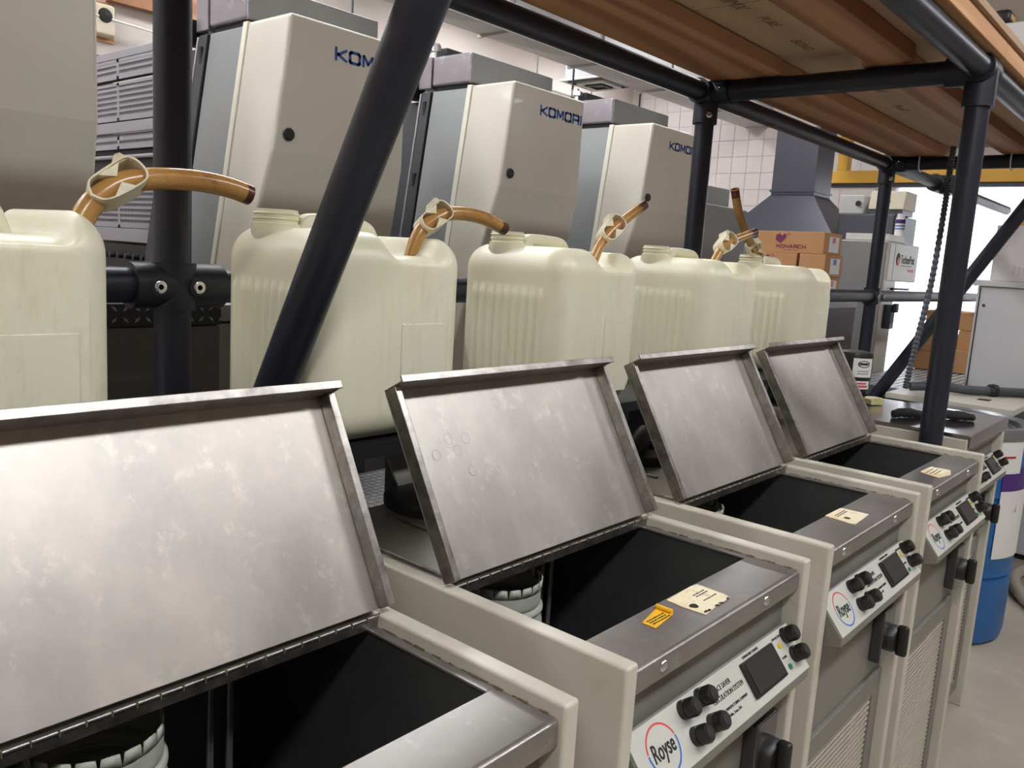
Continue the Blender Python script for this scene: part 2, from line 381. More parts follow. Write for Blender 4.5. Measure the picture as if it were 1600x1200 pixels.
for s, x, y, sz in (('BondMX', 1.06, 0.60, 0.05), ('PURE', 1.32, 0.585, 0.04), ('BOND', 1.56, 0.60, 0.04), ('Bond', 2.2, 0.60, 0.05), ('PureX', 2.55, 0.63, 0.045)):
    text(s, sz, (x, y, 0.0443), (1, 0, 0), (0, -1, 0), 'stamp_ink', deck, name='stamp', shear=0.3)
# ------------------------------------------------------------------ circulation tanks
W, H, DEP = 0.506, 0.981, 0.62
# slanted console face frame
CT = Vector((0, 0.018, 0.882)); CB = Vector((0, -0.026, 0.826))
CV = (CB - CT); CL = CV.length; CV.normalize(); CN = Vector((0, CV.z, -CV.y)); CN = CN if CN.y < 0 else -CN
CX0, CX1 = 0.030, W - 0.032
def cp(u, v, h=0.0):
    p = CT + CV * (v * CL) + CN * h; return Vector((CX0 + u * (CX1 - CX0), p.y, p.z))
def make_unit():
    t = empty('circulation_tank')
    for x in (0, W - 0.024):
        MB().box(x, x + 0.024, 0, DEP, 0.0, H).build('side_panel', 'cream_panel', t, bevel=0.0045)
    for x, s in ((0.0245, 1), (W - 0.0245, -1)):       # dirty joint between panel and steel top
        b = MB(); random.seed(3)
        y = 0.02
        while y < 0.27:
            l = random.uniform(0.001, 0.006); r = random.uniform(0.0003, 0.0014)
            b.box(min(x, x + s * r * 2.2), max(x, x + s * r * 2.2), y, y + l, 0.9655, 0.9655 + r); y += l * 0.9 + (random.uniform(0, 0.016) if random.random() < 0.35 else 0)
        tag(b.build('joint_grime', 'grime', t), kind='stuff')
    # steel top: front ledge with folded apron, side rims, rear deck
    b = MB().prism([(0.089, 0.961), (0.089, 0.9655), (0.013, 0.9655), (0.0075, 0.962), (0.0065, 0.957), (0.0065, 0.936), (0.010, 0.936), (0.010, 0.961)], 'x', 0.0245, W - 0.0245)
    b.build('front_ledge', 'steel', t, bevel=0.0015)
    for x in (0.09, 0.365):
        MB().lathe([(0.0075, 0), (0.0065, 0.002), (0.004, 0.0034), (0, 0.004)], (x, 0.0065, 0.951), 14, (0, -1, 0)).build('screw', 'chrome', t, smooth=True)
    for x in (0.0245, W - 0.038): MB().box(x, x + 0.0135, 0.089, 0.285, 0.961, 0.9655).build('side_rim', 'steel', t, bevel=0.0015)
    b = MB().box(0.0245, W - 0.0245, 0.289, 0.60, 0.961, 0.980); b.build('rear_deck', 'steel', t, bevel=0.001)
    MB().cyl((0.0285, 0.294, 0.9815), (0.0285, 0.58, 0.9815), 0.0042, 8).build('deck_edge_rod', 'steel_edge', t, smooth=True)
    MB().box(0.137, 0.143, 0.40, 0.55, 0.9802, 0.985).build('deck_seam', 'steel_edge', t, bevel=0.001)
    # tank
    b = MB(); x0, x1, y0, y1, z0, z1 = 0.034, W - 0.034, 0.086, 0.54, 0.62, 0.9605; e = 0.003
    b.box(x0, x1, y0 - e, y0, z0, z1); b.box(x0, x1, y1, y1 + e, z0, z1); b.box(x0 - e, x0, y0, y1, z0, z1); b.box(x1, x1 + e, y0, y1, z0, z1)
    b.box(x0, x1, y0, y1, z0 - e, z0); b.build('tank_liner', 'tank_steel', t)
    MB().box(x0 + 0.001, x1 - 0.001, y0 + 0.001, y1 - 0.001, z0 + 0.001, z0 + 0.05).build('fluid', 'fluid', t)
    # ribbed strainer basket with toothed rim
    n = 60; bx, by, br, bz = 0.186, 0.345, 0.064, 0.934
    prof = [(br + (0.0050 * math.sin(i * 1.25) if i < 44 else 0.0), bz - 0.22 + i * 0.0042) for i in range(50)]
    b = MB(); o = 0
    for r, z in prof: b.v += [(bx + r * math.cos(2 * math.pi * j / n), by + r * math.sin(2 * math.pi * j / n), z) for j in range(n)]
    for i in range(len(prof) - 1):
        for j in range(n): b.f.append((i * n + j, i * n + (j + 1) % n, (i + 1) * n + (j + 1) % n, (i + 1) * n + j))
    for k in range(20):         # teeth
        a0, a1, a2, a3 = [2 * math.pi * (k + q) / 20 for q in (0.0, 0.10, 0.88, 0.98)]
        z = prof[-1][1]; P = lambda a, zz: (bx + br * math.cos(a), by + br * math.sin(a), zz)
        am = (a0 + a3) / 2
        b.add([P(a0, z), P(a1, z + 0.013), P(am, z + 0.0135), P(a2, z + 0.013), P(a3, z), P(am, z)], [(0, 1, 2, 5), (5, 2, 3, 4)])
    sb = b.build('strainer_basket', 'basket', t, smooth=True)
    md = sb.modifiers.new('s', 'SOLIDIFY'); md.thickness = 0.0016
    fl = MB(); fl.cyl((0.335, 0.37, 0.68), (0.335, 0.37, 0.72), 0.045, 28); fl = fl.build('float_disc', 'steel', t, smooth=True)
    for dx in (-0.012, 0.012): MB().cyl((0.335 + dx, 0.37, 0.72), (0.335 + dx, 0.37, 0.955), 0.0042, 10).build('float_rod', 'steel', fl, smooth=True)
    # front: recess, console, lower cabinet
    MB().hexa([(0.0245, 0.030, 0.948), (W - 0.0245, 0.030, 0.948), (W - 0.0245, 0.022, 0.80), (0.0245, 0.022, 0.80)],
              [(0.0245, 0.034, 0.948), (W - 0.0245, 0.034, 0.948), (W - 0.0245, 0.034, 0.80), (0.0245, 0.034, 0.80)]).build('recess_panel', 'grey_paint', t)
    b = MB().prism([(CT.y + 0.004, CT.z), (CT.y, CT.z), (CB.y, CB.z), (CB.y, 0.811), (0.022, 0.797)], 'x', CX0, CX1)
    con = b.build('control_console', 'grey_paint', t, bevel=0.002)
    b = MB(); q = [cp(0.004, 0.015, 0.0006), cp(0.996, 0.015, 0.0006), cp(0.996, 0.985, 0.0006), cp(0.004, 0.985, 0.0006)]
    b.hexa(q, [p + CN * 0.0014 for p in q]).build('face_plate', 'face_plate', con)
    for u, v in ((0.27, 0.20), (0.365, 0.20), (0.27, 0.66), (0.365, 0.66), (0.945, 0.20), (0.945, 0.60)):
        c = cp(u, v, 0.0016)
        k = MB().lathe([(0.0118, 0), (0.0118, 0.008), (0.0105, 0.0085), (0.0105, 0.0105), (0.0118, 0.011), (0.0118, 0.019), (0.0098, 0.0225), (0.0, 0.0228)], c, 20, CN).build('fuse_knob', 'black_plastic', con, smooth=True)
        MB().lathe([(0.007, 0.0229), (0.007, 0.0234), (0.0, 0.0234)], c, 14, CN).build('knob_slot', 'knob_cap', k)
    q = [cp(0.615, 0.14, 0.0018), cp(0.835, 0.14, 0.0018), cp(0.835, 0.82, 0.0018), cp(0.615, 0.82, 0.0018)]
    dsp = MB().hexa(q, [p + CN * 0.006 for p in q]).build('display', 'black_plastic', con, bevel=0.0015)
    q = [cp(0.63, 0.18, 0.008), cp(0.822, 0.18, 0.008), cp(0.822, 0.76, 0.008), cp(0.63, 0.76, 0.008)]
    MB().hexa(q, [p + CN * 0.0008 for p in q]).build('display_glass', 'screen', dsp)
    up = -CV
    LX = (1, 0, 0)
    # round logo
    c = cp(0.125, 0.5, 0.0022)
    for nm, a0, a1, mm in (('logo_arc', 0.25, math.pi - 0.15, 'ink_red'), ('logo_arc', math.pi - 0.1, 2 * math.pi + 0.2, 'ink_blue')):
        b = MB(); k = 28; vs_ = []
        for i in range(k + 1):
            a = a0 + (a1 - a0) * i / k
            for rr in (1.0, 0.91):
                p = c + Vector((0.0315 * rr * math.cos(a), 0, 0)) + up * (0.0290 * rr * math.sin(a)); vs_.append(p)
        b.add(vs_, [(2 * i, 2 * i + 1, 2 * i + 3, 2 * i + 2) for i in range(k)]).build(nm, mm, con)
    text('Royse', 0.0275, c - up * 0.0085 + Vector((-0.001, 0, 0)), LX, up, 'ink_black', con, wide=0.70, bold=0.014, align='CENTER', shear=0.15)
    for s, sz, u, v, bo in (('SPACE SAVER', 0.0095, 0.43, 0.30, 0.0), ('CIRCULATION SYSTEM', 0.0095, 0.41, 0.46, 0.0), ('ROYSE MANUFACTURING COMPANY', 0.0052, 0.42, 0.66, 0.0), ('Dallas, Texas, USA', 0.0052, 0.455, 0.77, 0.0),
                        ('TEMPERATURE CONTROL', 0.005, 0.65, 0.105, 0.0), ('LOW ALCOHOL', 0.005, 0.855, 0.16, 0.0), ('POWER', 0.005, 0.865, 0.56, 0.0)):
        text(s, sz, cp(u, v, 0.0022), LX, up, 'ink_black', con, wide=0.85, bold=bo)
    MB().lathe([(0.0042, 0), (0.0042, 0.002), (0, 0.003)], cp(0.885, 0.30, 0.002), 12, CN).build('indicator_lamp', 'led_yellow', con, smooth=True)
    MB().lathe([(0.0042, 0), (0.0042, 0.002), (0, 0.003)], cp(0.885, 0.74, 0.002), 12, CN).build('indicator_lamp', 'led_green', con, smooth=True)
    # lower cabinet with switch and mesh door
    MB().box(0.0245, W - 0.0245, 0.028, 0.070, 0.61, 0.80).build('front_panel', 'grey_paint', t)
    MB().box(0.0245, W - 0.0245, 0.07, DEP - 0.01, 0.04, 0.60).build('cabinet_body', 'mesh_backing', t)
    fx0, fx1, fz0, fz1 = 0.027, W - 0.027, 0.06, 0.602
    b = MB(); ww = 0.045
    b.box(fx0, fx1, 0.022, 0.034, fz1 - ww, fz1); b.box(fx0, fx1, 0.022, 0.034, fz0, fz0 + ww); b.box(fx0, fx0 + ww, 0.022, 0.034, fz0 + ww, fz1 - ww); b.box(fx1 - ww, fx1, 0.022, 0.034, fz0 + ww, fz1 - ww)
    door = b.build('vent_door', 'grey_paint', t, bevel=0.0015)
    b = MB(); pz = 0.0120; px = 0.0100; z = fz0 + ww; i = 0
    while z < fz1 - ww:
        b.box(fx0 + ww, fx1 - ww, 0.0255, 0.0285, z, z + 0.0042)
        x = fx0 + ww + (0.5 * px if i % 2 else 0)
        while x < fx1 - ww - 0.003:
            b.add([(x, 0.027, z + 0.0042), (x + 0.0016, 0.027, z + 0.0042), (x + 0.0016, 0.027, z + pz), (x, 0.027, z + pz)], [(0, 1, 2, 3)]); x += px
        z += pz; i += 1
    tag(b.build('door_mesh', 'grey_mesh', door), kind='stuff')
    sw = MB().box(W - 0.118, W - 0.045, 0.006, 0.028, 0.645, 0.752).build('rotary_switch', 'screen', t, bevel=0.003)
    MB().lathe([(0.028, 0), (0.028, 0.012), (0.024, 0.018), (0, 0.018)], (W - 0.078, 0.006, 0.692), 24, (0, -1, 0)).build('switch_base', 'black_plastic', sw, smooth=True)
    MB().box(W - 0.086, W - 0.070, -0.032, -0.010, 0.660, 0.724).build('switch_grip', 'black_plastic', sw, bevel=0.006)
    return t
A = math.radians(60.6); LU = Vector((0, math.cos(A), math.sin(A))); LN = Vector((0, -math.sin(A), math.cos(A)))
def make_lid(t, L=0.268, ang=60.6):
    A = math.radians(ang); LU = Vector((0, math.cos(A), math.sin(A))); LN = Vector((0, -math.sin(A), math.cos(A)))
    O = Vector((0, 0.281, 0.980))
    def P(x, u, n): q = O + LU * u + LN * n; return (x, q.y, q.z)
    def slab(b, x0, x1, u0, u1, n0, n1):
        b.hexa([P(x0, u0, n0), P(x1, u0, n0), P(x1, u1, n0), P(x0, u1, n0)], [P(x0, u0, n1), P(x1, u0, n1), P(x1, u1, n1), P(x0, u1, n1)])
    a, c = 0.008, W - 0.008
    lid = MB(); slab(lid, a, c, 0.004, L, -0.0015, 0.0)
    lid = lid.build('lid', 'steel_lid', t)
    for x0, x1 in ((a, a + 0.0105), (c - 0.0105, c)):
        b = MB(); slab(b, x0, x1, 0.003, L, 0.0002, 0.021); b.build('lid_flange', 'steel_edge', lid, bevel=0.0012)
    b = MB(); slab(b, a, c, L, L + 0.0025, -0.0015, 0.036); slab(b, a, c, L - 0.001, L + 0.0095, 0.036, 0.039)
    b.build('lid_lip', 'steel_edge', lid, bevel=0.0008)
    b = MB(); b.cyl((a, O.y - 0.004, O.z - 0.002), (c, O.y - 0.004, O.z - 0.002), 0.0026, 10); b.box(a + 0.017, c - 0.017, O.y - 0.0055, O.y - 0.003, 0.9655, O.z - 0.002)
    h = b.build('piano_hinge', 'steel_edge', lid, smooth=True)
    b = MB(); k = 22
    for i in range(k):
        x = a + (i + 0.5) * (c - a) / k
        b.box(x - 0.0006, x + 0.0006, O.y - 0.0071, O.y - 0.004, O.z - 0.005, O.z + 0.001)
    tag(b.build('hinge_gap', 'grime', h), kind='stuff')
    return lid
proto = make_unit()
UX = [(-0.589, 0.0), (0.0, 0.0), (0.580, 0.0), (1.150, 0.0), (1.816, 0.076)]
ULAB = ['nearest grey and cream circulation tank with the largest open lid, at the left edge',
        'open circulation tank with a yellow sticker beside a stained label on its steel ledge',
        'middle open circulation tank with one dirty cream label on its ledge, third from the camera',
        'fourth circulation tank with open lid, standing just in front of the black post',
        'farthest circulation tank with its steel lid closed and a black cloth on top']
units = []
for i, (x, y) in enumerate(UX):
    u = proto if i == 0 else copy_tree(proto)
    u.location = (x, y, 0); tag(u, ULAB[i], 'tank', 'circulation tanks in a row'); units.append(u)
# per-unit stickers on the steel ledge
def sticker(u, poly, m, name, lab=None, z=0.9658, h=0.0006):
    o = MB().prism(poly, 'z', z, z + h).build(name, m, u)
    if lab: o['label'] = lab
    return o
def scribbles(o_parent, x0, y0, w_, rows, m='ink_black', z=0.9666, seed=1, dy=0.005):
    random.seed(seed); b = MB()
    for r in range(rows):
        x = x0
        while x < x0 + w_:
            l = random.uniform(0.002, 0.007); b.box(x, x + l, y0 - r * dy - 0.0012, y0 - r * dy + 0.0008, z, z + 0.0002); x += l + 0.0016
    tag(b.build('printed_lines', m, o_parent), kind='stuff')
u = units[1]
s1 = sticker(u, [(0.224, 0.026), (0.262, 0.030), (0.300, 0.031), (0.305, 0.040), (0.308, 0.084), (0.296, 0.087), (0.226, 0.085), (0.222, 0.060)], 'label_cream', 'notice_label', 'torn cream notice with brown stains')
scribbles(s1, 0.265, 0.068, 0.032, 2, seed=2); scribbles(s1, 0.262, 0.050, 0.036, 1, seed=4)
b = MB().prism([(0.236 + 0.007 * math.cos(a) * (1 + 0.2 * math.sin(3 * a)), 0.050 + 0.006 * math.sin(a)) for a in [i * math.pi / 6 for i in range(12)]], 'z', 0.9665, 0.9668); b.build('ink_blot', 'ink_black', s1)
random.seed(11); b = MB()
for k in range(14):
    x = 0.226 + random.random() * 0.07; y = 0.028 + random.random() * 0.003; b.box(x, x + 0.004, y, y + 0.0025, 0.9665, 0.9668)
tag(b.build('torn_edge', 'ink_black', s1), kind='stuff')
s2 = sticker(u, [(0.139, 0.049), (0.194, 0.056), (0.195, 0.081), (0.140, 0.069)], 'label_yellow', 'warning_sticker', 'yellow warning sticker with a curled end')
scribbles(s2, 0.146, 0.066, 0.036, 3, seed=9, dy=0.0045)
MB().tube([(0.193, 0.058 + i * 0.0046, 0.9690) for i in range(6)], 0.0032, 8).build('sticker_curl', 'label_yellow', s2, smooth=True)
s = sticker(units[2], [(0.208, 0.031), (0.300, 0.036), (0.297, 0.088), (0.219, 0.089)], 'label_cream', 'notice_label', 'dirty cream notice label')
scribbles(s, 0.232, 0.076, 0.05, 2, seed=5); MB().lathe([(0.006, 0), (0.006, 0.0004)], (0.238, 0.055, 0.9664), 12).build('ink_blot', 'ink_black', s)
s = sticker(units[3], [(0.173, 0.026), (0.230, 0.014), (0.285, 0.028), (0.284, 0.070), (0.20, 0.073)], 'label_cream', 'notice_label', 'peeling notice label with scuffed print')
scribbles(s, 0.20, 0.06, 0.06, 3, seed=6, dy=0.009)
for i, (L_, an) in enumerate(((0.268, 61.2), (0.268, 60.6), (0.268, 60.2), (0.268, 59.6))): make_lid(units[i], L_, an)
# water rings on the second lid are dried droplets
A2 = math.radians(60.6); U2 = Vector((0, math.cos(A2), math.sin(A2))); N2 = Vector((0, -math.sin(A2), math.cos(A2)))
for x, uu, r in ((0.092, 0.190, 0.0085), (0.125, 0.187, 0.0085), (0.103, 0.172, 0.0078), (0.062, 0.171, 0.008), (0.210, 0.232, 0.008), (0.120, 0.140, 0.0085), (0.168, 0.132, 0.007)):
    c = Vector((x, 0.281, 0.980)) + U2 * uu + N2 * 0.0004
    lid1 = [ch for ch in units[1].children if ch.name.startswith('lid')][0]
    b = MB(); k = 20; vs_ = []
    for i in range(k):
        a = 2 * math.pi * i / k
        for rr in (r, r * 0.86): vs_.append(c + Vector((rr * math.cos(a), 0, 0)) + U2 * (rr * math.sin(a)))
    b.add(vs_, [(2 * i, 2 * i + 1, (2 * i + 3) % (2 * k), (2 * i + 2) % (2 * k)) for i in range(k)]).build('water_ring', 'steel', lid1)
# closed steel lid on the last tank
b = MB().prism([(0.0, 0.984), (0.0, 0.989), (0.30, 0.989), (0.30, 0.984)], 'x', 0.004, W - 0.004)
b = MB(); b.box(0.002, W - 0.002, -0.004, 0.40, 0.982, 0.992); b.box(0.002, W - 0.002, -0.006, -0.002, 0.955, 0.992)
b.build('closed_lid', 'steel_shiny', units[4], bevel=0.003)
MB().box(0.002, W - 0.002, 0.404, DEP, 0.982, 0.990).build('rear_cover', 'steel_shiny', units[4], bevel=0.002)

# ------------------------------------------------------------------ jug shelf behind the tanks
sh = empty('jug_shelf', (0.6, 0.7, 0), label='black steel shelf on grey brackets behind the tanks, holding the jugs', cat='shelf')
MB().box(-1.4, 1.6, -0.13, 0.19, 1.083, 1.0935).build('shelf_plate', 'press_black', sh)
MB().box(-1.4, 1.6, -0.134, -0.130, 1.075, 1.097).build('shelf_edge', 'press_black', sh)
for k, x in enumerate((-0.40, 0.175, 0.745, 1.33, 1.9)):
    br = MB().prism([(x, 1.083), (x + 0.18, 1.083), (x + 0.18, 0.80), (x + 0.085, 0.90), (x + 0.05, 0.985)], 'y', 0.610, 0.616)
    br = MB().add([(p[0] - 0.6, p[1] - 0.7, p[2]) for p in br.v], br.f).build('bracket', 'grey_paint', sh)
    MB().lathe([(0.0, 0.006), (0.011, 0.004), (0.013, 0)][::-1], (x + 0.085 - 0.6, 0.610 - 0.7, 1.035), 14, (0, -1, 0)).build('bolt', 'press_dark', br, smooth=True)
    for y in (0.04,):
        MB().box(x - 0.6 + 0.14, x - 0.6 + 0.18, 0.02, 0.06, 0, 1.083).build('shelf_leg', 'press_dark', sh)
# pump housings behind each tank
for i, (x, y) in enumerate(UX[:4]):
    t = empty('pump', (x + 0.262, 0.545, 0.9802), label=['black round pump behind the nearest tank', 'black round pump seen beside the diamond plate between the first two lids', 'black pump with hose and brass valve between the second and third lids', 'black pump with an orange fitting between the third and fourth lids'][i], cat='pump', group='pumps behind the tanks')
    MB().lathe([(0.102, 0.0), (0.102, 0.014), (0.098, 0.019), (0.080, 0.022), (0.040, 0.023), (0.0, 0.023)], (0, 0, 0), 36).build('pump_body', 'rubber', t, smooth=True)
    if i >= 2 or i == 0:
        p = bez([(0.02, 0.0, 0.03), (0.0, -0.03, 0.055), (-0.04, -0.05, 0.058), (-0.09, -0.06, 0.04), (-0.15, -0.05, 0.025)], 6)
        MB().tube(p, 0.019, 12).build('hose', 'rubber', t, smooth=True)
        MB().lathe([(0.012, 0), (0.012, 0.012), (0.02, 0.012), (0.02, 0.032), (0.012, 0.034), (0.012, 0.05)], (0.015, -0.045, 0.022), 8, (0.8, -0.3, 0.1)).build('valve', 'brass', t)
    if i == 3:
        MB().lathe([(0.018, 0), (0.018, 0.03), (0.01, 0.035), (0.01, 0.06)], (-0.03, -0.02, 0.035), 12).build('orange_fitting', 'orange_part', t, smooth=True)

# ------------------------------------------------------------------ jugs
JL, JD, JH = 0.306, 0.285, 0.332
def make_jug():
    t = empty('plastic_jug')
    nx, ny, nz = 84, 66, 40
    hx, hy, hz, r = JL / 2, JD / 2, JH / 2, 0.052
    def S(k, n, h):     # denser toward the edges
        a = -1 + 2 * k / n
        return h * (0.82 * a + 0.18 * math.sin(a * math.pi / 2))
    verts = {}; V = []; F = []
    def vid(i, j, k):
        key = (i, j, k)
        if key in verts: return verts[key]
        p = Vector((S(i, nx, hx), S(j, ny, hy), S(k, nz, hz)))
        q = Vector((max(-hx + r, min(hx - r, p.x)), max(-hy + r, min(hy - r, p.y)), max(-hz + r, min(hz - r, p.z))))
        d = p - q
        if d.length > 1e-9:
            m = max(abs(d.x), abs(d.y), abs(d.z)); d = d.normalized() * m if False else d * (r / d.length)
        n_ = d.normalized(); s = q + d
        zz = s.z + hz                      # 0..JH
        # ribs
        def sm(a, b, x): 
            x = max(0, min(1, (x - a) / (b - a))); return x * x * (3 - 2 * x)
        zf = sm(0.03, 0.05, zz) * (1 - sm(0.235, 0.245, zz))
        if n_.x < -0.9 and abs(s.y) < 0.095:
            s += n_ * (0.0058 * zf * (0.5 + 0.5 * math.cos(2 * math.pi * s.y / 0.0225)) )
        if n_.y < -0.9:
            if -0.045 < s.x < 0.118:
                inlab = 0.005 < s.x < 0.105 and zz < 0.192
                if inlab: 
                    e = min(s.x - 0.005, 0.105 - s.x, 0.192 - zz); s += n_ * (-0.0045 * (1 - sm(0.0, 0.005, e)) )
                else: s += n_ * (0.0026 * zf * max(0, math.cos(2 * math.pi * s.x / 0.0163)) ** 2)
        # handle recess in the top
        if n_.z > 0.1:
            fx = sm(-0.035, 0.012, s.x) * (1 - sm(0.090, 0.118, s.x))
            s.z -= 0.034 * fx * sm(0.1, 0.8, n_.z) * (1 - 0.9 * sm(0.10, 0.14, s.y)) 
            fl = 1 - sm(-0.09, -0.04, s.x)          # small scoop around the neck
        V.append((s.x, s.y, s.z + hz)); verts[key] = len(V) - 1
        return len(V) - 1
    for i in range(nx):
        for j in range(ny):
            for k in (0, nz): F.append((vid(i, j, k), vid(i + 1, j, k), vid(i + 1, j + 1, k), vid(i, j + 1, k)))
    for i in range(nx):
        for k in range(nz):
            for j in (0, ny): F.append((vid(i, j, k), vid(i + 1, j, k), vid(i + 1, j, k + 1), vid(i, j, k + 1)))
    for j in range(ny):
        for k in range(nz):
            for i in (0, nx): F.append((vid(i, j, k), vid(i, j + 1, k), vid(i, j + 1, k + 1), vid(i, j, k + 1)))
    b = MB(); b.v = V; b.f = F; body = b.build('jug_body', 'jug', t); body.data.polygons.foreach_set('use_smooth', [True] * len(F))
    MB().box(0.006, 0.104, -hy - 0.0016, -hy + 0.002, 0.030, 0.190).build('label_panel', 'jug', t, bevel=0.0012)
    # threaded neck on a conical collar
    nx_, ny_ = -0.108, 0.045
    MB().lathe([(0.012, -0.075), (0.040, -0.010), (0.038, 0.002), (0.0385, 0.004), (0.0345, 0.006), (0.0345, 0.010), (0.0375, 0.012), (0.0345, 0.014), (0.0345, 0.018), (0.0375, 0.020), (0.0345, 0.0225), (0.034, 0.027), (0.029, 0.027), (0.029, -0.01), (0, -0.01)],
               (nx_, ny_, JH), 28).build('neck', 'jug', t, smooth=True)
    # moulded handle
    pts = bez([(-0.075, 0.03, JH - 0.030), (-0.066, 0.03, JH + 0.006), (-0.048, 0.03, JH + 0.0135), (0.0, 0.03, JH + 0.0135), (0.048, 0.03, JH + 0.010), (0.068, 0.03, JH - 0.006), (0.082, 0.03, JH - 0.045)], 6)
    b = MB(); n = 14; rings = []
    for i, p in enumerate(pts):
        tt = (pts[min(i + 1, len(pts) - 1)] - pts[max(i - 1, 0)]).normalized(); up = Vector((0, 1, 0)); a = tt.cross(up).normalized()
        for j in range(n):
            th = 2 * math.pi * j / n; cx, sx = math.cos(th), math.sin(th)
            e = 0.6; b.v.append(tuple(p + up * (0.0165 * math.copysign(abs(cx) ** e, cx)) + a * (0.0125 * math.copysign(abs(sx) ** e, sx))))
    for i in range(len(pts) - 1):
        for j in range(n): b.f.append((i * n + j, i * n + (j + 1) % n, (i + 1) * n + (j + 1) % n, (i + 1) * n + j))
    b.build('handle', 'jug', t, smooth=True)
    return t
jug = make_jug()
JR = [-0.268, 0.327, 0.892, 1.496, 2.064]
JLAB = ['translucent cream plastic jug at the left edge, behind the nearest open lid',
        'cream ribbed plastic jug crossed by the leaning black brace',
        'cream ribbed plastic jug between the second and third open lids, no brace in front',
        'greenish cream plastic jug standing in front of the middle black post',
        'smallest looking cream jug at the far end, beside the stack of orange cartons']
for i, x in enumerate(JR):
    j = jug if i == 0 else copy_tree(jug)
    j.location = (x - JL / 2, 0.575 + JD / 2, 1.0945); j.rotation_euler = (0, 0, (0, -0.01, 0.02, 0.0, 0.03)[i]); tag(j, JLAB[i], 'jug', 'cream plastic jugs on the shelf')

# ------------------------------------------------------------------ amber hoses and their pinch clamps
def clamp(loc, d, par, s=1.0, tilt=0.0):
    """white plastic pinch clamp: looped band seen side on with two jaws, round the hose"""
    d = Vector(d).normalized(); side = Vector((0.75, 0.64, 0)).cross(d).normalized()
    if side.z < 0: side = -side
    n_ = d.cross(side).normalized()
    loc = Vector(loc)
    o = [(-0.040, -0.004), (-0.034, 0.016), (-0.020, 0.024), (0.022, 0.030), (0.034, 0.022), (0.038, 0.004), (0.036, -0.014), (0.024, -0.024), (-0.014, -0.026), (-0.032, -0.020)]
    w_ = 0.0170
    def P(a, c, h): return loc + d * (a * s) + side * (c * s) + n_ * h
    k = len(o); b = MB(); th = 0.0032
    pl = bez([(p[0], p[1], 0) for p in o] + [(o[0][0], o[0][1], 0)], 4)[:-1]; k = len(pl)
    V = []; pl = [Vector((p.x * 1.18, p.y * 0.86, 0)) for p in pl]
    for p in pl:
        q = Vector((p.x, p.y)); inn = q * (1 - th / max(q.length, 0.01) )
        V += [P(q.x, q.y, -w_), P(q.x, q.y, w_), P(inn.x, inn.y, w_), P(inn.x, inn.y, -w_)]
    fs = []
    for i in range(k):
        a, c = 4 * i, 4 * ((i + 1) % k)
        fs += [(a, a + 1, c + 1, c), (a + 1, a + 2, c + 2, c + 1), (a + 2, a + 3, c + 3, c + 2), (a + 3, a, c, c + 3)]
    b.add(V, fs)
    for sg in (1, -1):      # wedge jaws squeezing the hose
        tri = [(-0.020, sg * 0.0195), (0.018, sg * 0.0215), (0.002, sg * 0.005)]
        b.add([P(x, y, -w_ * 0.9) for x, y in tri] + [P(x, y, w_ * 0.9) for x, y in tri], [(0, 1, 2), (3, 4, 5), (0, 1, 4, 3), (1, 2, 5, 4), (2, 0, 3, 5)])
    # latch fin
    fin = [(0.004, 0.022), (0.036, 0.022), (0.030, 0.035), (0.022, 0.036)]
    b.add([P(x, y, -w_ * 0.8) for x, y in fin] + [P(x, y, w_ * 0.8) for x, y in fin], [(3, 2, 1, 0), (4, 5, 6, 7), (0, 1, 5, 4), (1, 2, 6, 5), (2, 3, 7, 6), (3, 0, 4, 7)])
    return b.build('pinch_clamp', 'clamp_plastic', par)
HO = [
 ([(-0.300, 0.655, 1.36), (-0.272, 0.66, 1.425), (-0.246, 0.66, 1.452), (-0.222, 0.66, 1.466), (-0.183, 0.66, 1.474), (-0.130, 0.66, 1.4775), (-0.083, 0.66, 1.474), (-0.047, 0.66, 1.466)], 0.0145, 2.6, 'curved amber vinyl hose with a white clamp rising from the leftmost jug'),
 ([(0.258, 0.66, 1.36), (0.280, 0.66, 1.425), (0.304, 0.66, 1.450), (0.340, 0.66, 1.468), (0.388, 0.66, 1.474), (0.447, 0.66, 1.469), (0.505, 0.66, 1.454)], 0.0125, 2.4, 'drooping amber hose with a white clamp behind the brace crossed jug'),
 ([(0.785, 0.66, 1.36), (0.823, 0.66, 1.432), (0.866, 0.66, 1.473), (0.925, 0.66, 1.505), (0.995, 0.66, 1.540)], 0.0115, 2.0, 'straight stubby amber hose pointing up to the right with a dark tip'),
 ([(1.33, 0.66, 1.36), (1.372, 0.66, 1.428), (1.425, 0.66, 1.471), (1.497, 0.66, 1.492), (1.600, 0.66, 1.515)], 0.0115, 2.0, 'short dark tipped amber hose with a clamp, crossed by the upright hose'),
 ([(1.845, 0.74, 1.36), (1.822, 0.74, 1.432), (1.733, 0.74, 1.499), (1.652, 0.74, 1.568), (1.606, 0.74, 1.638)], 0.0125, 1.6, 'upright amber hose with a brown tip leaning left before the far jug'),
]
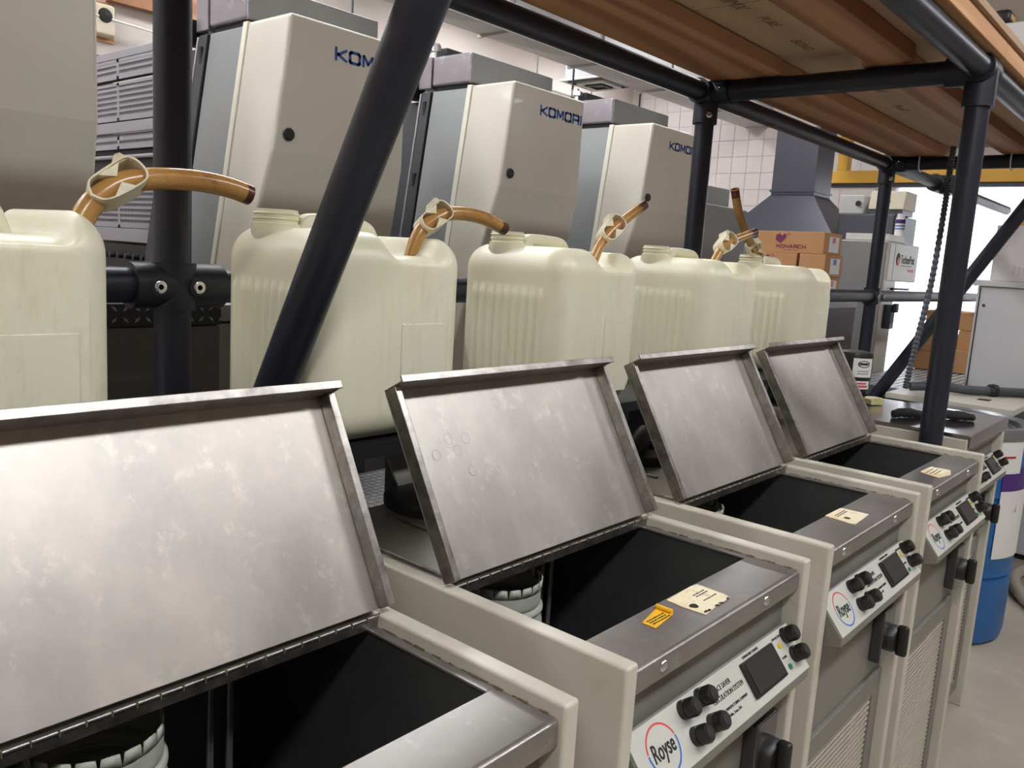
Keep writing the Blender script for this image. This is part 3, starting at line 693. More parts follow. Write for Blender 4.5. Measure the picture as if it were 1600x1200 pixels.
for i, (pts, r, at_, lab) in enumerate(HO):
    t = empty('drain_hose', pts[0], label=lab, cat='hose', group='amber drain hoses on the jugs'); o = Vector(pts[0])
    P = [p - o for p in bez(pts, 8)]
    b = MB(); n = 16; b.tube(P, r, n, cap=False); b.tube(P, r * 0.72, n, cap=False)
    k = len(P); b.f += [((k - 1) * n + j, (k - 1) * n + (j + 1) % n, k * n + (k - 1) * n + (j + 1) % n, k * n + (k - 1) * n + j) for j in range(n)]
    b.build('hose_tube', 'amber_hose', t, smooth=True)
    tip = P[-4:]; MB().tube(tip, r * 1.015, n, cap=False).build('hose_tip', 'hose_tip', t, smooth=True)
    idx = int(at_ * 8); d = P[min(idx + 3, k - 1)] - P[max(idx - 3, 0)]
    clamp(P[idx], d, t, (0.86, 0.8, 0.86, 0.86, 0.86)[i])
# ------------------------------------------------------------------ printing press units
def tower(Xl, label, perf=False, logo=True):
    t = empty('press_unit', (Xl, 2.1, 0), label=label, cat='printing press', group='printing units of the press')
    Z1, ZC_, Z0 = 2.165, 1.705, 0.62
    SL = 0.141
    def xl(z): return -SL * (Z1 - z)
    def yf(z): return 0.0 if z >= ZC_ else 0.19 * (ZC_ - z)
    wR, yb = 0.52, 0.262
    # hood: two stacked solids sharing the crease
    b = MB(); zs = [Z1, ZC_, 1.25, Z0]; ring = []
    for z in zs:
        b.v += [(xl(z), yf(z), z), (wR, yf(z), z), (wR, yb, z), (xl(z), yb, z)]
    b.f = [(0, 1, 2, 3), (15, 14, 13, 12)]
    for i in range(3):
        for j in range(4): b.f.append((4 * i + j, 4 * i + (j + 1) % 4, 4 * i + 4 + (j + 1) % 4, 4 * i + 4 + j))
    hood = b.build('hood', 'hood_cream', t, bevel=0.014); hood.modifiers.remove(hood.modifiers['n']); hood.modifiers['b'].segments = 4
    hood.data.polygons.foreach_set('use_smooth', [False] * len(hood.data.polygons))
    MB().hexa([(xl(Z1) - 0.004, yb - 0.004, Z1 + 0.002), (wR, yb - 0.004, Z1 + 0.002), (wR, yb - 0.004, Z0), (xl(Z0) - 0.004, yb - 0.004, Z0)],
              [(xl(Z1) - 0.004, yb + 0.026, Z1 + 0.002), (wR, yb + 0.026, Z1 + 0.002), (wR, yb + 0.026, Z0), (xl(Z0) - 0.004, yb + 0.026, Z0)]).build('hood_strip', 'hood_strip', t, bevel=0.004)
    k = MB().lathe([(0.021, 0), (0.021, 0.010), (0.017, 0.014), (0.0, 0.014)], (xl(1.76) + 0.055, 0, 1.765), 24, (0, -1, 0)).build('hood_latch', 'black_plastic', hood, smooth=True)
    MB().lathe([(0.0235, 0), (0.0235, 0.004), (0.021, 0.0045)], (xl(1.76) + 0.055, 0, 1.765), 24, (0, -1, 0)).build('latch_ring', 'drum_rim', k, smooth=True)
    if logo:
        block_text('KOMORI', 0.047, 0.0545, 0.0068, 0.0110, (0.183, -0.0004, 2.046), (1, 0, 0), (0, 0, 1), 'logo_blue', hood, 'logo_lettering')
    # grey side panel, slotted black strip, frame behind
    def slab(name, m, y0, y1, z0, z1, dx=0.0, x1=0.52, par=t, bev=0.004):
        return MB().hexa([(xl(z1) + dx, y0, z1), (x1, y0, z1), (x1, y0, z0), (xl(z0) + dx, y0, z0)], [(xl(z1) + dx, y1, z1), (x1, y1, z1), (x1, y1, z0), (xl(z0) + dx, y1, z0)]).build(name, m, par, bevel=bev)
    slab('side_panel', 'press_grey', 0.290, 0.522, Z0, 2.155, 0.004)
    st = slab('slot_strip', 'press_dark', 0.530, 0.590, Z0, 2.155, -0.004)
    for z in (2.08, 1.74):
        MB().box(xl(z) - 0.009, xl(z) + 0.01, 0.548, 0.570, z - 0.05, z + 0.03).build('slot', 'press_black', st, bevel=0.004)
    slab('edge_trim', 'press_lilac', 0.592, 0.604, Z0, 2.15, -0.006)
    slab('inner_frame', 'press_dark', 0.61, 0.86, Z0, 2.12, 0.03)
    # roof boxes
    MB().box(0.0, 0.60, 0.278, 0.530, 2.178, 2.315).build('roof_box', 'press_lilac', t, bevel=0.012)
    MB().box(0.012, 0.598, 0.2745, 0.2785, 2.185, 2.309).build('roof_front', 'press_grey', t)
    MB().box(0.02, 0.56, 0.30, 0.52, 2.155, 2.178).build('roof_gap', 'press_black', t)
    r = MB().box(0.0, 0.12, 0.540, 0.625, 2.170, 2.318).build('roof_bracket', 'press_lilac', t, bevel=0.006)
    MB().lathe([(0.014, 0), (0.014, 0.03), (0.034, 0.034), (0.034, 0.06), (0.026, 0.072), (0.0, 0.074)], (0.05, 0.575, 2.318), 10).build('roof_knob', 'chrome', r)
    MB().box(0.10, 0.40, 0.54, 0.64, 2.32, 2.38).build('roof_cover', 'press_dark', t, bevel=0.004)
    MB().box(-0.03, 0.06, 0.64, 0.70, 2.13, 2.22).build('hinge_block', 'press_black', t)
    # main frame down to the floor
    MB().box(0.02, 0.55, 0.20, 1.55, 0, 0.62).build('base_frame', 'press_dark', t)
    MB().box(0.02, 0.50, 0.86, 1.55, 0.62, 1.80).build('far_frame', 'press_black', t)
    return t
T = [tower(-0.163, 'cream press unit cut off by the left edge, behind the leftmost jug'),
     tower(0.987, 'cream press unit whose blue lettering is half hidden by the leaning black brace'),
     tower(2.137, 'cream press unit with its whole blue lettering in clear view'),
     tower(3.287, 'cream press unit just left of the middle black post, with blue lettering')]
# perforated guards in the gap between the first two units
gd = empty('perforated_guard', (0.93, 2.98, 0), label='grey perforated guard panels seen between the post and the leftmost press unit', cat='guard')
def perf(y0, y1, z0, z1, name, cols=2, pz=0.0225, py=0.0125):
    gap = 0.02; wcol = (y1 - y0 - gap * (cols + 1)) / cols; b = MB()
    b.box(0, 0.006, y0, y1, z0, z0 + 0.012); b.box(0, 0.006, y0, y1, z1 - 0.012, z1)
    for c in range(cols + 1): b.box(0, 0.006, y0 + c * (wcol + gap), y0 + c * (wcol + gap) + gap, z0, z1)
    z = z0 + 0.012
    while z < z1 - 0.012:
        b.box(0.0005, 0.0055, y0, y1, z, z + 0.0105)
        for c in range(cols):
            y = y0 + gap + c * (wcol + gap)
            while y < y0 + gap + c * (wcol + gap) + wcol:
                b.add([(0.003, y, z + 0.0105), (0.003, y + 0.0052, z + 0.0105), (0.003, y + 0.0052, z + pz), (0.003, y, z + pz)], [(0, 1, 2, 3)]); y += py
        z += pz
    o = tag(b.build(name, 'guard', gd), kind='stuff')
    MB().box(0.02, 0.03, y0, y1, z0, z1).build('guard_back', 'press_black', gd)
    return o
perf(-0.05, 0.62, 2.035, 2.115, 'guard_panel'); perf(-0.05, 0.62, 1.865, 2.02, 'guard_panel'); perf(-0.05, 0.62, 1.42, 1.60, 'guard_panel')
MB().box(0, 0.012, -0.05, 0.62, 2.117, 2.15).build('guard_rail', 'guard', gd, bevel=0.003)
MB().box(0, 0.012, -0.05, 0.62, 1.815, 1.86).build('guard_rail', 'guard', gd, bevel=0.003)
MB().box(0.004, 0.03, -0.05, 0.62, 1.80, 1.812).build('guard_slot', 'press_black', gd)
perf(-0.05, 0.62, 1.748, 1.798, 'guard_panel')
MB().box(0.02, 0.05, -0.05, 0.62, 1.63, 1.745).build('guard_recess', 'press_black', gd)
MB().cyl((0.005, -0.05, 1.715), (0.005, 0.62, 1.715), 0.009, 12).build('guard_bar', 'guard', gd, smooth=True)
MB().box(0, 0.012, -0.05, 0.62, 1.36, 1.418).build('guard_rail', 'guard', gd, bevel=0.003)
MB().box(0.01, 0.07, -0.05, 0.62, 1.20, 1.35).build('guard_recess', 'press_black', gd)
for k in range(7): MB().lathe([(0.013, 0), (0.013, 0.02), (0, 0.024)], (0.01, 0.06 + k * 0.075, 1.30), 10, (-1, 0, 0)).build('roller_bolt', 'press_dark', gd, smooth=True)
MB().box(0.0, 0.06, -0.05, 0.62, 0.0, 1.20).build('guard_base', 'press_dark', gd)
# lower delivery unit past the middle post
dl = empty('delivery_unit', (3.87, 2.1, 0), label='low pale grey delivery cabinet of the press right of the middle post', cat='printing press')
MB().box(0, 0.665, 0, 0.9, 0, 1.795).build('cabinet', 'techno_grey', dl, bevel=0.012)
MB().box(0.02, 0.62, 0.12, 0.9, 1.80, 1.925).build('top_cover', 'press_grey', dl, bevel=0.008)
MB().prism([(0.05, 1.93), (0.30, 1.955), (0.31, 1.945), (0.06, 1.928)], 'y', 0.2, 0.42).build('folded_sheet', 'label_white', dl)
# step cabinets with diamond plate kick strips, walkway between them
def lugs(b, x0, x1, y0, y1, z, p=0.034, l=0.011, hgt=0.0022, vert=False):
    i = 0; x = x0 + p / 2
    while x < x1:
        y = y0 + p / 2; j = 0
        while y < y1:
            a = math.pi / 4 if (i + j) % 2 else -math.pi / 4; c, s = math.cos(a) * l, math.sin(a) * l; e, g = -math.sin(a) * 0.0035, math.cos(a) * 0.0035
            q = [(x + c, y + s), (x + e, y + g), (x - c, y - s), (x - e, y - g)]
            if vert: b.add([(u, z, v) for u, v in q] + [(x, z - hgt, y)], [(0, 1, 4), (1, 2, 4), (2, 3, 4), (3, 0, 4)])
            else: b.add([(u, v, z) for u, v in q] + [(x, y, z + hgt)], [(0, 1, 4), (1, 2, 4), (2, 3, 4), (3, 0, 4)])
            y += p; j += 1
        x += p; i += 1
    return b
sc_ = empty('step_cabinet', (-0.15, 1.32, 0), label='dark grey step cabinet with a diamond plate strip behind the first black post', cat='cabinet')
MB().box(-0.75, 0.44, 0.0, 0.5, 0, 1.205).build('cabinet_body', 'step_grey', sc_, bevel=0.003)
MB().box(-0.75, 0.44, -0.006, 0.5, 1.207, 1.256).build('tread_edge', 'tread_dark', sc_, bevel=0.003)
tag(lugs(MB(), -0.75, 0.44, 1.209, 1.254, -0.006, 0.024, 0.009, 0.002, True).build('tread_lugs', 'tread_steel', sc_), kind='stuff')
sp = empty('side_stand', (0.31, 1.40, 0), label='light grey metal stand squeezed between the first post and the second jug', cat='cabinet')
MB().box(0, 0.16, 0, 0.4, 1.205, 1.245).build('stand_top', 'techno_grey', sp, bevel=0.003)
MB().box(0, 0.16, 0.004, 0.4, 0, 1.20).build('stand_body', 'techno_grey', sp, bevel=0.003)
for z in (1.15, 1.12): MB().lathe([(0.004, 0), (0.004, 0.002), (0, 0.002)], (0.012 if z > 1.13 else 0.006, 0.004, z), 10, (0, -1, 0)).build('rivet', 'press_black', sp)
sc2 = empty('step_cabinet', (3.75, 1.32, 0), label='dark blue grey step cabinet with a diamond plate strip behind the farthest jug', cat='cabinet')
MB().box(-0.25, 0.75, 0.0, 0.4, 0, 1.215).build('cabinet_body', 'hood_dark', sc2, bevel=0.003)
MB().box(-0.25, 0.75, -0.006, 0.4, 1.217, 1.275).build('tread_edge', 'tread_steel', sc2, bevel=0.003)
tag(lugs(MB(), -0.25, 0.75, 1.219, 1.273, -0.006, 0.024, 0.009, 0.002, True).build('tread_lugs', 'tread_lug', sc2), kind='stuff')
wk = empty('press_walkway', (1.6, 1.9, 0), label='silver diamond plate walkway in front of the press, seen under the jugs', cat='walkway')
MB().box(-1.0, 1.4, -0.25, 0.38, 0.40, 0.45).build('tread_plate', 'tread_steel', wk)
b = MB(); y = -0.24
while y < 0.37:
    x = -0.7
    k = 0
    while x < 0.9:
        i = int(round((x + 0.7) / 0.034)); j = int(round((y + 0.24) / 0.034))
        if (i + j) % 2:
            for q in (-0.009, 0, 0.009): b.box(x - 0.014, x + 0.014, y + q - 0.002, y + q + 0.002, 0.45, 0.4518)
        else: 
            for q in (-0.009, 0.0, 0.009): b.box(x + q - 0.002, x + q + 0.002, y - 0.012, y + 0.012, 0.45, 0.4518)
        x += 0.034
    y += 0.034
tag(b.build('tread_lugs', 'tread_lug', wk), kind='stuff')
MB().box(-1.0, 1.4, -0.24, 0.38, 0, 0.40).build('walkway_base', 'press_dark', wk)

# ------------------------------------------------------------------ overhead services
du = empty('air_duct', (0, 4.15, 3.15), label='galvanised air duct running along the ceiling above the press', cat='duct')
x = 2.0
while x < 8.3:
    MB().box(x, x + 1.19, 0.0, 0.36, 0.0, 0.34).build('duct_section', 'galvanised', du, bevel=0.004)
    b = MB()    # cross-broken underside
    b.add([(x + 0.02, 0.02, -0.001), (x + 1.17, 0.02, -0.001), (x + 1.17, 0.34, -0.001), (x + 0.02, 0.34, -0.001), (x + 0.595, 0.18, -0.022)], [(0, 1, 4), (1, 2, 4), (2, 3, 4), (3, 0, 4)]).build('duct_underside', 'galvanised', du)
    MB().box(x - 0.012, x + 0.012, -0.02, 0.38, -0.02, 0.36).build('duct_flange', 'galvanised', du)
    x += 1.2
MB().box(2.0, 8.4, -0.012, 0.0, -0.03, 0.05).build('duct_edge', 'galvanised', du)
for k, (x, y) in enumerate(((3.72, 4.5), (6.3, 4.2), (7.4, 4.1))):
    tag(MB().cyl((x, y + 0.8, 2.2), (x, y + 0.8, 3.85), 0.011, 8).build('hanger_rod', 'press_dark', smooth=True), ['thin dark hanger rod above the middle press unit', 'thin dark hanger rod left of the middle post', 'thin dark hanger rod behind the middle post'][k], 'rod')
vt = empty('ceiling_vent', (6.75, 5.0, 3.25), label='square louvred ceiling air vent above the third press unit', cat='vent')
for k in range(4):
    q = 0.30 - k * 0.065; b = MB(); z = -k * 0.012
    b.box(-q, q, -q, -q + 0.03, z, z + 0.02); b.box(-q, q, q - 0.03, q, z, z + 0.02); b.box(-q, -q + 0.03, -q + 0.03, q - 0.03, z, z + 0.02); b.box(q - 0.03, q, -q + 0.03, q - 0.03, z, z + 0.02)
    b.build('louvre', ('lamp_body', 'press_dark')[k % 2], vt)
MB().box(-0.26, 0.26, -0.26, 0.26, 0.02, 0.6).build('vent_plenum', 'galvanised', vt)
uf = empty('unlit_fixture', (6.9, 5.57, 3.12)); MB().box(-0.7, 0.7, -0.12, 0.13, 0, 0.08).build('fixture_body', 'lamp_body', uf, bevel=0.01)
for q in (-0.5, 0.5): MB().cyl((q, 0, 0.08), (q, 0, ZC - 3.12), 0.006, 6).build('fixture_rod', 'press_dark', uf)
tag(uf, 'unlit white strip fixture hanging beside the louvred vent', 'light fixture')
tag(MB().box(5.8, 8.6, 2.75, 2.95, 3.0, 3.1).build('cable_tray', 'galvanised'), 'grey cable tray near the far ceiling', 'tray')
# small things on the back wall
ds = empty('wall_dispenser', (2.11, 6.2, 2.86), label='beige wall dispenser with a dark oval front, above the perforated guard', cat='dispenser')
MB().box(-0.075, 0.075, -0.10, 0.0, -0.05, 0.17).build('dispenser_case', 'beige_plastic', ds, bevel=0.02)
MB().lathe([(0.052, 0), (0.045, 0.012), (0, 0.016)], (0.0, -0.10, 0.09), 20, (0, -1, 0)).build('dispenser_window', 'black_plastic', ds, smooth=True)
MB().box(-0.10, 0.10, -0.012, -0.001, -0.08, 0.20).build('dispenser_board', 'cardboard', ds)
tag(MB().box(2.15, 3.2, 6.12, 6.19, 3.07, 3.5).build('sign_board', 'lumber'), 'reddish brown wooden board high on the back wall', 'board')
tag(MB().cyl((1.2, 6.1, 2.98), (3.6, 6.1, 2.86), 0.008, 8).build('wall_conduit', 'lamp_body', smooth=True), 'thin white line strung along the back wall', 'line')
tag(MB().box(0.9, 1.9, 5.5, 6.0, 0, 2.55).build('storage_cabinet', 'press_dark', bevel=0.01), 'dark cabinet against the back wall, just above the guard', 'cabinet')
# ------------------------------------------------------------------ far end: exhaust hood, cartons, machines
eh = empty('exhaust_hood', (5.75, 2.25, 0), label='dark grey exhaust hood with a square duct behind the orange cartons', cat='exhaust hood')
MB().box(-0.15, 0.18, -0.15, 0.19, 1.995, 2.50).build('hood_duct', 'hood_dark', eh, bevel=0.004)
MB().box(-0.16, 0.19, -0.16, 0.20, 2.02, 2.035).build('duct_seam', 'hood_dark', eh)
MB().hexa([(-0.40, -0.42, 1.69), (0.40, -0.42, 1.69), (0.40, 0.44, 1.69), (-0.40, 0.44, 1.69)], [(-0.15, -0.15, 1.995), (0.18, -0.15, 1.995), (0.18, 0.19, 1.995), (-0.15, 0.19, 1.995)]).build('hood_flare', 'hood_dark', eh)
MB().box(-0.40, 0.40, -0.42, 0.44, 1.60, 1.69).build('hood_skirt', 'hood_dark', eh, bevel=0.003)
MB().box(-0.35, 0.35, -0.05, 0.40, 0, 1.60).build('hood_machine', 'techno_grey', eh)
def carton(x, y, z, sx, sy, sz, label, mark=None, m='cardboard', group='orange cartons in the stack'):
    t = empty('carton', (x, y, z), label=label, cat='carton', group=group)
    MB().box(0, sx, 0, sy, 0, sz).build('carton_body', m, t, bevel=0.003)
    MB().box(-0.0006, sx + 0.0006, sy / 2 - 0.002, sy / 2 + 0.002, sz, sz + 0.001).build('carton_flap_seam', 'cardboard_edge', t)
    if mark == 'monarch':
        block_text('MONARCH', 0.021, 0.0205, 0.0042, 0.0042, (-0.0002, sy * 0.70, sz * 0.20), (0, -1, 0), (0, 0, 1), 'monarch_ink', t)
        MB().box(-0.0008, 0, sy * 0.36, sy * 0.60, sz * 0.11, sz * 0.135).build('carton_print', 'monarch_ink', t)
        b = MB(); h = [(0, 0), (0.03, 0.03), (0.03, 0.045), (0.018, 0.056), (0.004, 0.042), (-0.010, 0.056), (-0.03, 0.045), (-0.03, 0.02), (-0.016, 0.010)]
        yy = sy * 0.64; zz = sz * 0.42
        b.add([(-0.0006, yy - p[0], zz + p[1]) for p in h], [tuple(range(len(h)))]).build('carton_emblem', 'monarch_ink', t)
        for i, (dy, dz) in enumerate(((0.034, 0.052), (0.044, 0.058), (0.040, 0.044), (0.052, 0.049))):
            MB().box(-0.0008, 0.0, yy - dy - 0.003, yy - dy + 0.003, zz + dz - 0.003, zz + dz + 0.003).build('emblem_dot', 'monarch_ink', t)
    return t
def ship_label(t, sx, sz, m):
    o = MB().box(sx * 0.28, sx * 0.82, -0.0008, 0, sz * 0.12, sz * 0.84).build('shipping_label', 'label_white', t)
    MB().box(sx * 0.45, sx * 0.62, -0.0012, -0.0008, sz * 0.55, sz * 0.80).build('label_spot', m, o)
    return o
c1 = carton(3.80, 1.292, 1.516, 0.262, 0.380, 0.116, 'top orange carton printed with a heart emblem and purple lettering', 'monarch'); ship_label(c1, 0.262, 0.116, 'ink_red')
c2 = carton(3.79, 1.270, 1.398, 0.260, 0.145, 0.117, 'orange carton directly under the corner of the lettered top carton, blue spot on its label'); ship_label(c2, 0.26, 0.117, 'ink_blue')
carton(3.78, 1.425, 1.398, 0.260, 0.290, 0.117, 'orange carton in the second layer behind the far jug hose', 'monarch')
c3 = carton(3.80, 1.280, 1.280, 0.262, 0.380, 0.117, 'bottom orange carton of the stack, mostly hidden by the far jug'); ship_label(c3, 0.262, 0.117, 'ink_red')

tp = empty('ink_cabinet', (5.0, 1.33, 0), label='tall beige machine cabinet with an overhanging head and dark printed logo', cat='machine')
MB().box(0.004, 0.25, 0.0, 0.46, 0, 1.648).build('cabinet_body', 'techno_beige', tp, bevel=0.006)
MB().box(-0.004, 0.006, 0.012, 0.46, 0.05, 1.64).build('side_skin', 'techno_grey', tp)
hd = MB().box(0.03, 0.68, -0.004, 0.42, 1.392, 1.645).build('cabinet_head', 'techno_beige', tp, bevel=0.01)
MB().box(0.14, 0.145, -0.0052, -0.0035, 1.40, 1.64).build('head_seam', 'techno_grey', hd)
text('TechnoPrint', 0.082, (0.285, -0.005, 1.515), (1, 0, 0), (0, 0, 1), 'ink_black', hd, wide=0.76)
MB().box(0.47, 0.60, -0.0055, -0.0045, 1.462, 1.478).build('logo_subline', 'ink_red', hd)
MB().box(0.30, 0.55, -0.0055, -0.0045, 1.498, 1.502).build('logo_rule', 'ink_black', hd)
MB().lathe([(0.042, 0), (0.042, 0.001), (0, 0.001)], (0.225, -0.0045, 1.54), 20, (0, -1, 0)).build('logo_disc', 'ink_black', hd)
MB().prism([(0.232 + 0.03 * math.cos(a), 1.527 + 0.026 * math.sin(a)) for a in [i * math.pi / 5 for i in range(10)]], 'y', -0.0066, -0.0056).build('logo_disc', 'ink_red', hd)
iso = MB().box(0.06, 0.15, -0.05, 0.0, 1.08, 1.24).build('isolator_box', 'press_dark', tp, bevel=0.006)
MB().box(0.07, 0.14, -0.075, -0.05, 1.19, 1.25).build('isolator_handle', 'press_black', iso, bevel=0.008)
MB().box(0.15, 0.50, -0.02, 0.0, 1.335, 1.35).build('head_bar', 'press_black', tp)
tag(MB().box(5.03, 5.385, 1.345, 1.62, 1.652, 1.695).build('paper_stack', 'label_white', bevel=0.002), 'stack of white paper lying on the beige machine cabinet', 'paper')
bx = empty('control_box', (5.30, 1.40, 1.652), label='dark grey control box standing behind the white bottle', cat='control box')
MB().box(0.10, 0.60, 0.03, 0.42, 0, 0.195).build('box_body', 'press_dark', bx, bevel=0.008)
MB().box(0.096, 0.102, 0.04, 0.41, 0.01, 0.185).build('box_front', 'hood_dark', bx)
wb = empty('relay_box', (5.42, 1.66, 1.8485), label='small white relay box with a black knob beside the hood duct', cat='box')
MB().box(0, 0.2, 0, 0.17, 0, 0.13).build('relay_case', 'white_paint', wb, bevel=0.006)
MB().lathe([(0.012, 0), (0.012, 0.02), (0.02, 0.022), (0.02, 0.03), (0, 0.03)], (0, 0.03, 0.07), 12, (-1, 0, 0)).build('relay_knob', 'black_plastic', wb, smooth=True)
bd = empty('label_printer', (5.45, 1.44, 1.8485), label='beige slant fronted device on top of the dark control box, behind the far post', cat='device')
MB().prism([(0.0, 0.035), (0.04, 0.165), (0.28, 0.165), (0.28, 0.035)], 'y', -0.04, 0.20).build('device_case', 'beige_plastic', bd, bevel=0.008)
MB().box(0.02, 0.26, -0.03, 0.19, 0.0, 0.035).build('device_base', 'hood_dark', bd)
MB().tube(bez([(0.02, 0.06, 0.09), (0.0, 0.08, 0.11), (0.02, 0.11, 0.115), (0.02, 0.10, 0.09)], 5), 0.006, 8).build('device_cable', 'rubber', bd, smooth=True)
bt = empty('spray_bottle', (5.33, 1.372, 1.696), label='white bottle with a dark blue band standing on the paper stack', cat='bottle')
MB().lathe([(0.030, 0), (0.031, 0.005), (0.031, 0.115), (0.024, 0.122), (0.0245, 0.150), (0, 0.150)], (0, 0, 0), 24).build('bottle_body', 'label_white', bt, smooth=True)
MB().lathe([(0.0316, 0.085), (0.0316, 0.112)], (0, 0, 0), 24).build('bottle_band', 'purple_print', bt, smooth=True)
for z in (0.065, 0.045): MB().lathe([(0.0314, z), (0.0314, z + 0.008)], (0, 0, 0), 24).build('bottle_print', 'ink_blue', bt, smooth=True)

# doorway: strip curtain, header beam
sc3 = empty('strip_curtain', (9.12, 0, 0), label='clear plastic strip curtain hanging in the bright far doorway', cat='curtain')
for k in range(14):
    y = DY0 + 0.1 + k * 0.2
    MB().box(0.012 * (k % 2), 0.012 * (k % 2) + 0.003, y, y + 0.215, 0.02, DZ - 0.02).build('curtain_strip', 'curtain', sc3)
tag(MB().box(8.0, 8.12, -2.0, 2.9, 2.34, 2.46).build('header_beam', 'yellow_paint', bevel=0.004), 'yellow steel beam across the top of the bright doorway', 'beam')
for y in (-1.9, 2.8):
    tag(MB().box(8.0, 8.12, y - 0.05, y + 0.05, 2.4605, ZC).build('beam_hanger', 'yellow_paint', bevel=0.003), 'yellow hanger holding the doorway beam at its %s end' % ('hidden right' if y < 0 else 'left'), 'hanger')
tag(MB().box(8.03, 8.10, -2.0, 2.9, 2.30, 2.338).build('beam_rail', 'press_dark'), 'dark rail under the yellow doorway beam', 'rail')

# corrugated conduit
cd = empty('corrugated_conduit', (3.1, 0.6, 0.9), label='black corrugated conduit hanging beside the front post', cat='conduit')
P = [p - Vector((3.1, 0.6, 0.9)) for p in bez([(3.33, 0.6, 1.99), (3.325, 0.6, 1.87), (3.32, 0.6, 1.71), (3.275, 0.6, 1.40), (3.165, 0.6, 1.128), (3.10, 0.6, 0.945)], 24)]
MB().tube(P, [0.0145 if i % 2 else 0.0105 for i in range(len(P))], 12).build('conduit_tube', 'rubber_grey', cd, smooth=False)

# white cabinet, carton on it
wc = empty('white_cabinet', (4.22, -0.35, 0), label='plain white metal cabinet at the right edge below the white carton', cat='cabinet')
MB().box(0, 0.8, 0, 0.965, 0.03, 1.40).build('cabinet_body', 'white_paint', wc, bevel=0.006)
MB().box(-0.02, 0.82, -0.02, 0.985, 1.40, 1.432).build('cabinet_top', 'white_paint', wc, bevel=0.004)
MB().box(-0.004, 0.001, 0.948, 0.953, 0.05, 1.39).build('door_gap', 'press_black', wc)
MB().lathe([(0.008, 0), (0.006, 0.006), (0, 0.006)], (0, 0.925, 1.30), 10, (-1, 0, 0)).build('lock', 'press_dark', wc)
MB().box(0.02, 0.78, 0.02, 0.94, 0, 0.03).build('plinth', 'press_black', wc)
ct = carton(4.22, 0.21, 1.4325, 0.4, 0.355, 0.283, 'white carton standing on the white cabinet at the right edge', m='carton_white', group=None)
for q in (0.20, 0.222, 0.244): MB().box(-0.0008, 0, q, q + 0.012, 0.03, 0.075).build('printed_symbol', 'white_paint', ct)
tag(MB().box(4.28, 4.70, 0.18, 0.50, 1.7175, 1.78).build('carton', 'cardboard', bevel=0.003), 'flat brown carton on top of the white carton', 'carton')

# diamond plate bench with cartons in the daylight
tb = empty('tread_bench', (4.25, 0.72, 0), label='low bench covered in bright diamond plate in front of the doorway', cat='bench')
MB().box(0, 3.2, 0, 0.57, 0.74, 0.80).build('bench_top', 'tread_steel', tb, bevel=0.003)
MB().box(0.05, 3.15, 0.03, 0.54, 0, 0.74).build('bench_base', 'press_dark', tb)
tag(lugs(MB(), 0.01, 3.19, 0.01, 0.56, 0.80, 0.045, 0.017, 0.004).build('tread_lugs', 'tread_lug', tb), kind='stuff')
for k, (x, y, z, sx, sy, sz, lab) in enumerate(((5.50, 0.98, 0.806, 0.4, 0.24, 0.125, 'brown carton at the bottom left on the diamond plate bench'), (5.50, 0.725, 0.806, 0.4, 0.25, 0.155, 'brown carton at the bottom right on the diamond plate bench'),
        (5.50, 0.98, 0.932, 0.4, 0.24, 0.115, 'brown carton with a white label in the middle of the bench stack'), (5.52, 0.80, 0.962, 0.4, 0.165, 0.13, 'small brown carton beside the post in the bench stack'), (5.52, 0.82, 1.094, 0.4, 0.36, 0.12, 'top brown carton of the stack on the diamond plate bench'))):
    t = carton(x, y, z, sx, sy, sz, lab, group='brown cartons on the bench')
    if k == 2: MB().box(-0.001, 0, 0.02, 0.08, 0.02, 0.09).build('shipping_label', 'label_white', t)

# drum, pump cabinet and hoses beyond the last tank
dr = empty('blue_drum', (3.03, 0.385, 0), label='blue plastic drum with paper labels beside the farthest tank', cat='drum')
R = 0.286
MB().lathe([(R - 0.03, 0), (R - 0.006, 0.01), (R, 0.05), (R, 0.26), (R - 0.008, 0.27), (R + 0.003, 0.285), (R - 0.004, 0.30), (R, 0.32), (R, 0.58), (R - 0.008, 0.59), (R + 0.003, 0.605), (R, 0.63), (R - 0.004, 0.80), (R - 0.025, 0.83), (R - 0.03, 0.83)], (0, 0, 0), 64).build('drum_shell', 'blue_drum', dr, smooth=True)
MB().lathe([(R - 0.022, 0.822), (R + 0.008, 0.825), (R + 0.012, 0.845), (R + 0.006, 0.870), (R - 0.012, 0.874), (R - 0.02, 0.86), (R - 0.03, 0.85)], (0, 0, 0), 64).build('drum_rim', 'drum_rim', dr, smooth=True)
MB().lathe([(R - 0.03, 0.848), (R - 0.045, 0.866), (R - 0.06, 0.848), (R - 0.075, 0.860), (R - 0.09, 0.846), (0, 0.846)], (0, 0, 0), 64).build('drum_head', 'drum_dark', dr, smooth=True)
MB().lathe([(0.045, 0.846), (0.045, 0.862), (0.03, 0.868), (0, 0.868)], (-0.13, -0.10, 0), 24).build('bung', 'white_paint', dr, smooth=True)
def wrap(a0, a1, z0, z1, m, name, par, rr=0.0015, k=14):
    b = MB(); a0, a1 = math.radians(a0), math.radians(a1)
    for i in range(k + 1):
        a = a0 + (a1 - a0) * i / k
        for z in (z0, z1): b.v.append(((R + rr) * math.cos(a), (R + rr) * math.sin(a), z))
    b.f = [(2 * i, 2 * i + 2, 2 * i + 3, 2 * i + 1) for i in range(k)]
    return b.build(name, m, par, smooth=True)
wrap(-125, -62, 0.36, 0.63, 'label_white', 'drum_label', dr, 0.0045)
wrap(-125, -62, 0.632, 0.72, 'purple_print', 'drum_label', dr, 0.0040)
for z in (0.57, 0.545, 0.47, 0.455, 0.44): wrap(-86, -70, z, z + 0.006, 'techno_grey', 'label_line', dr, 0.0055)
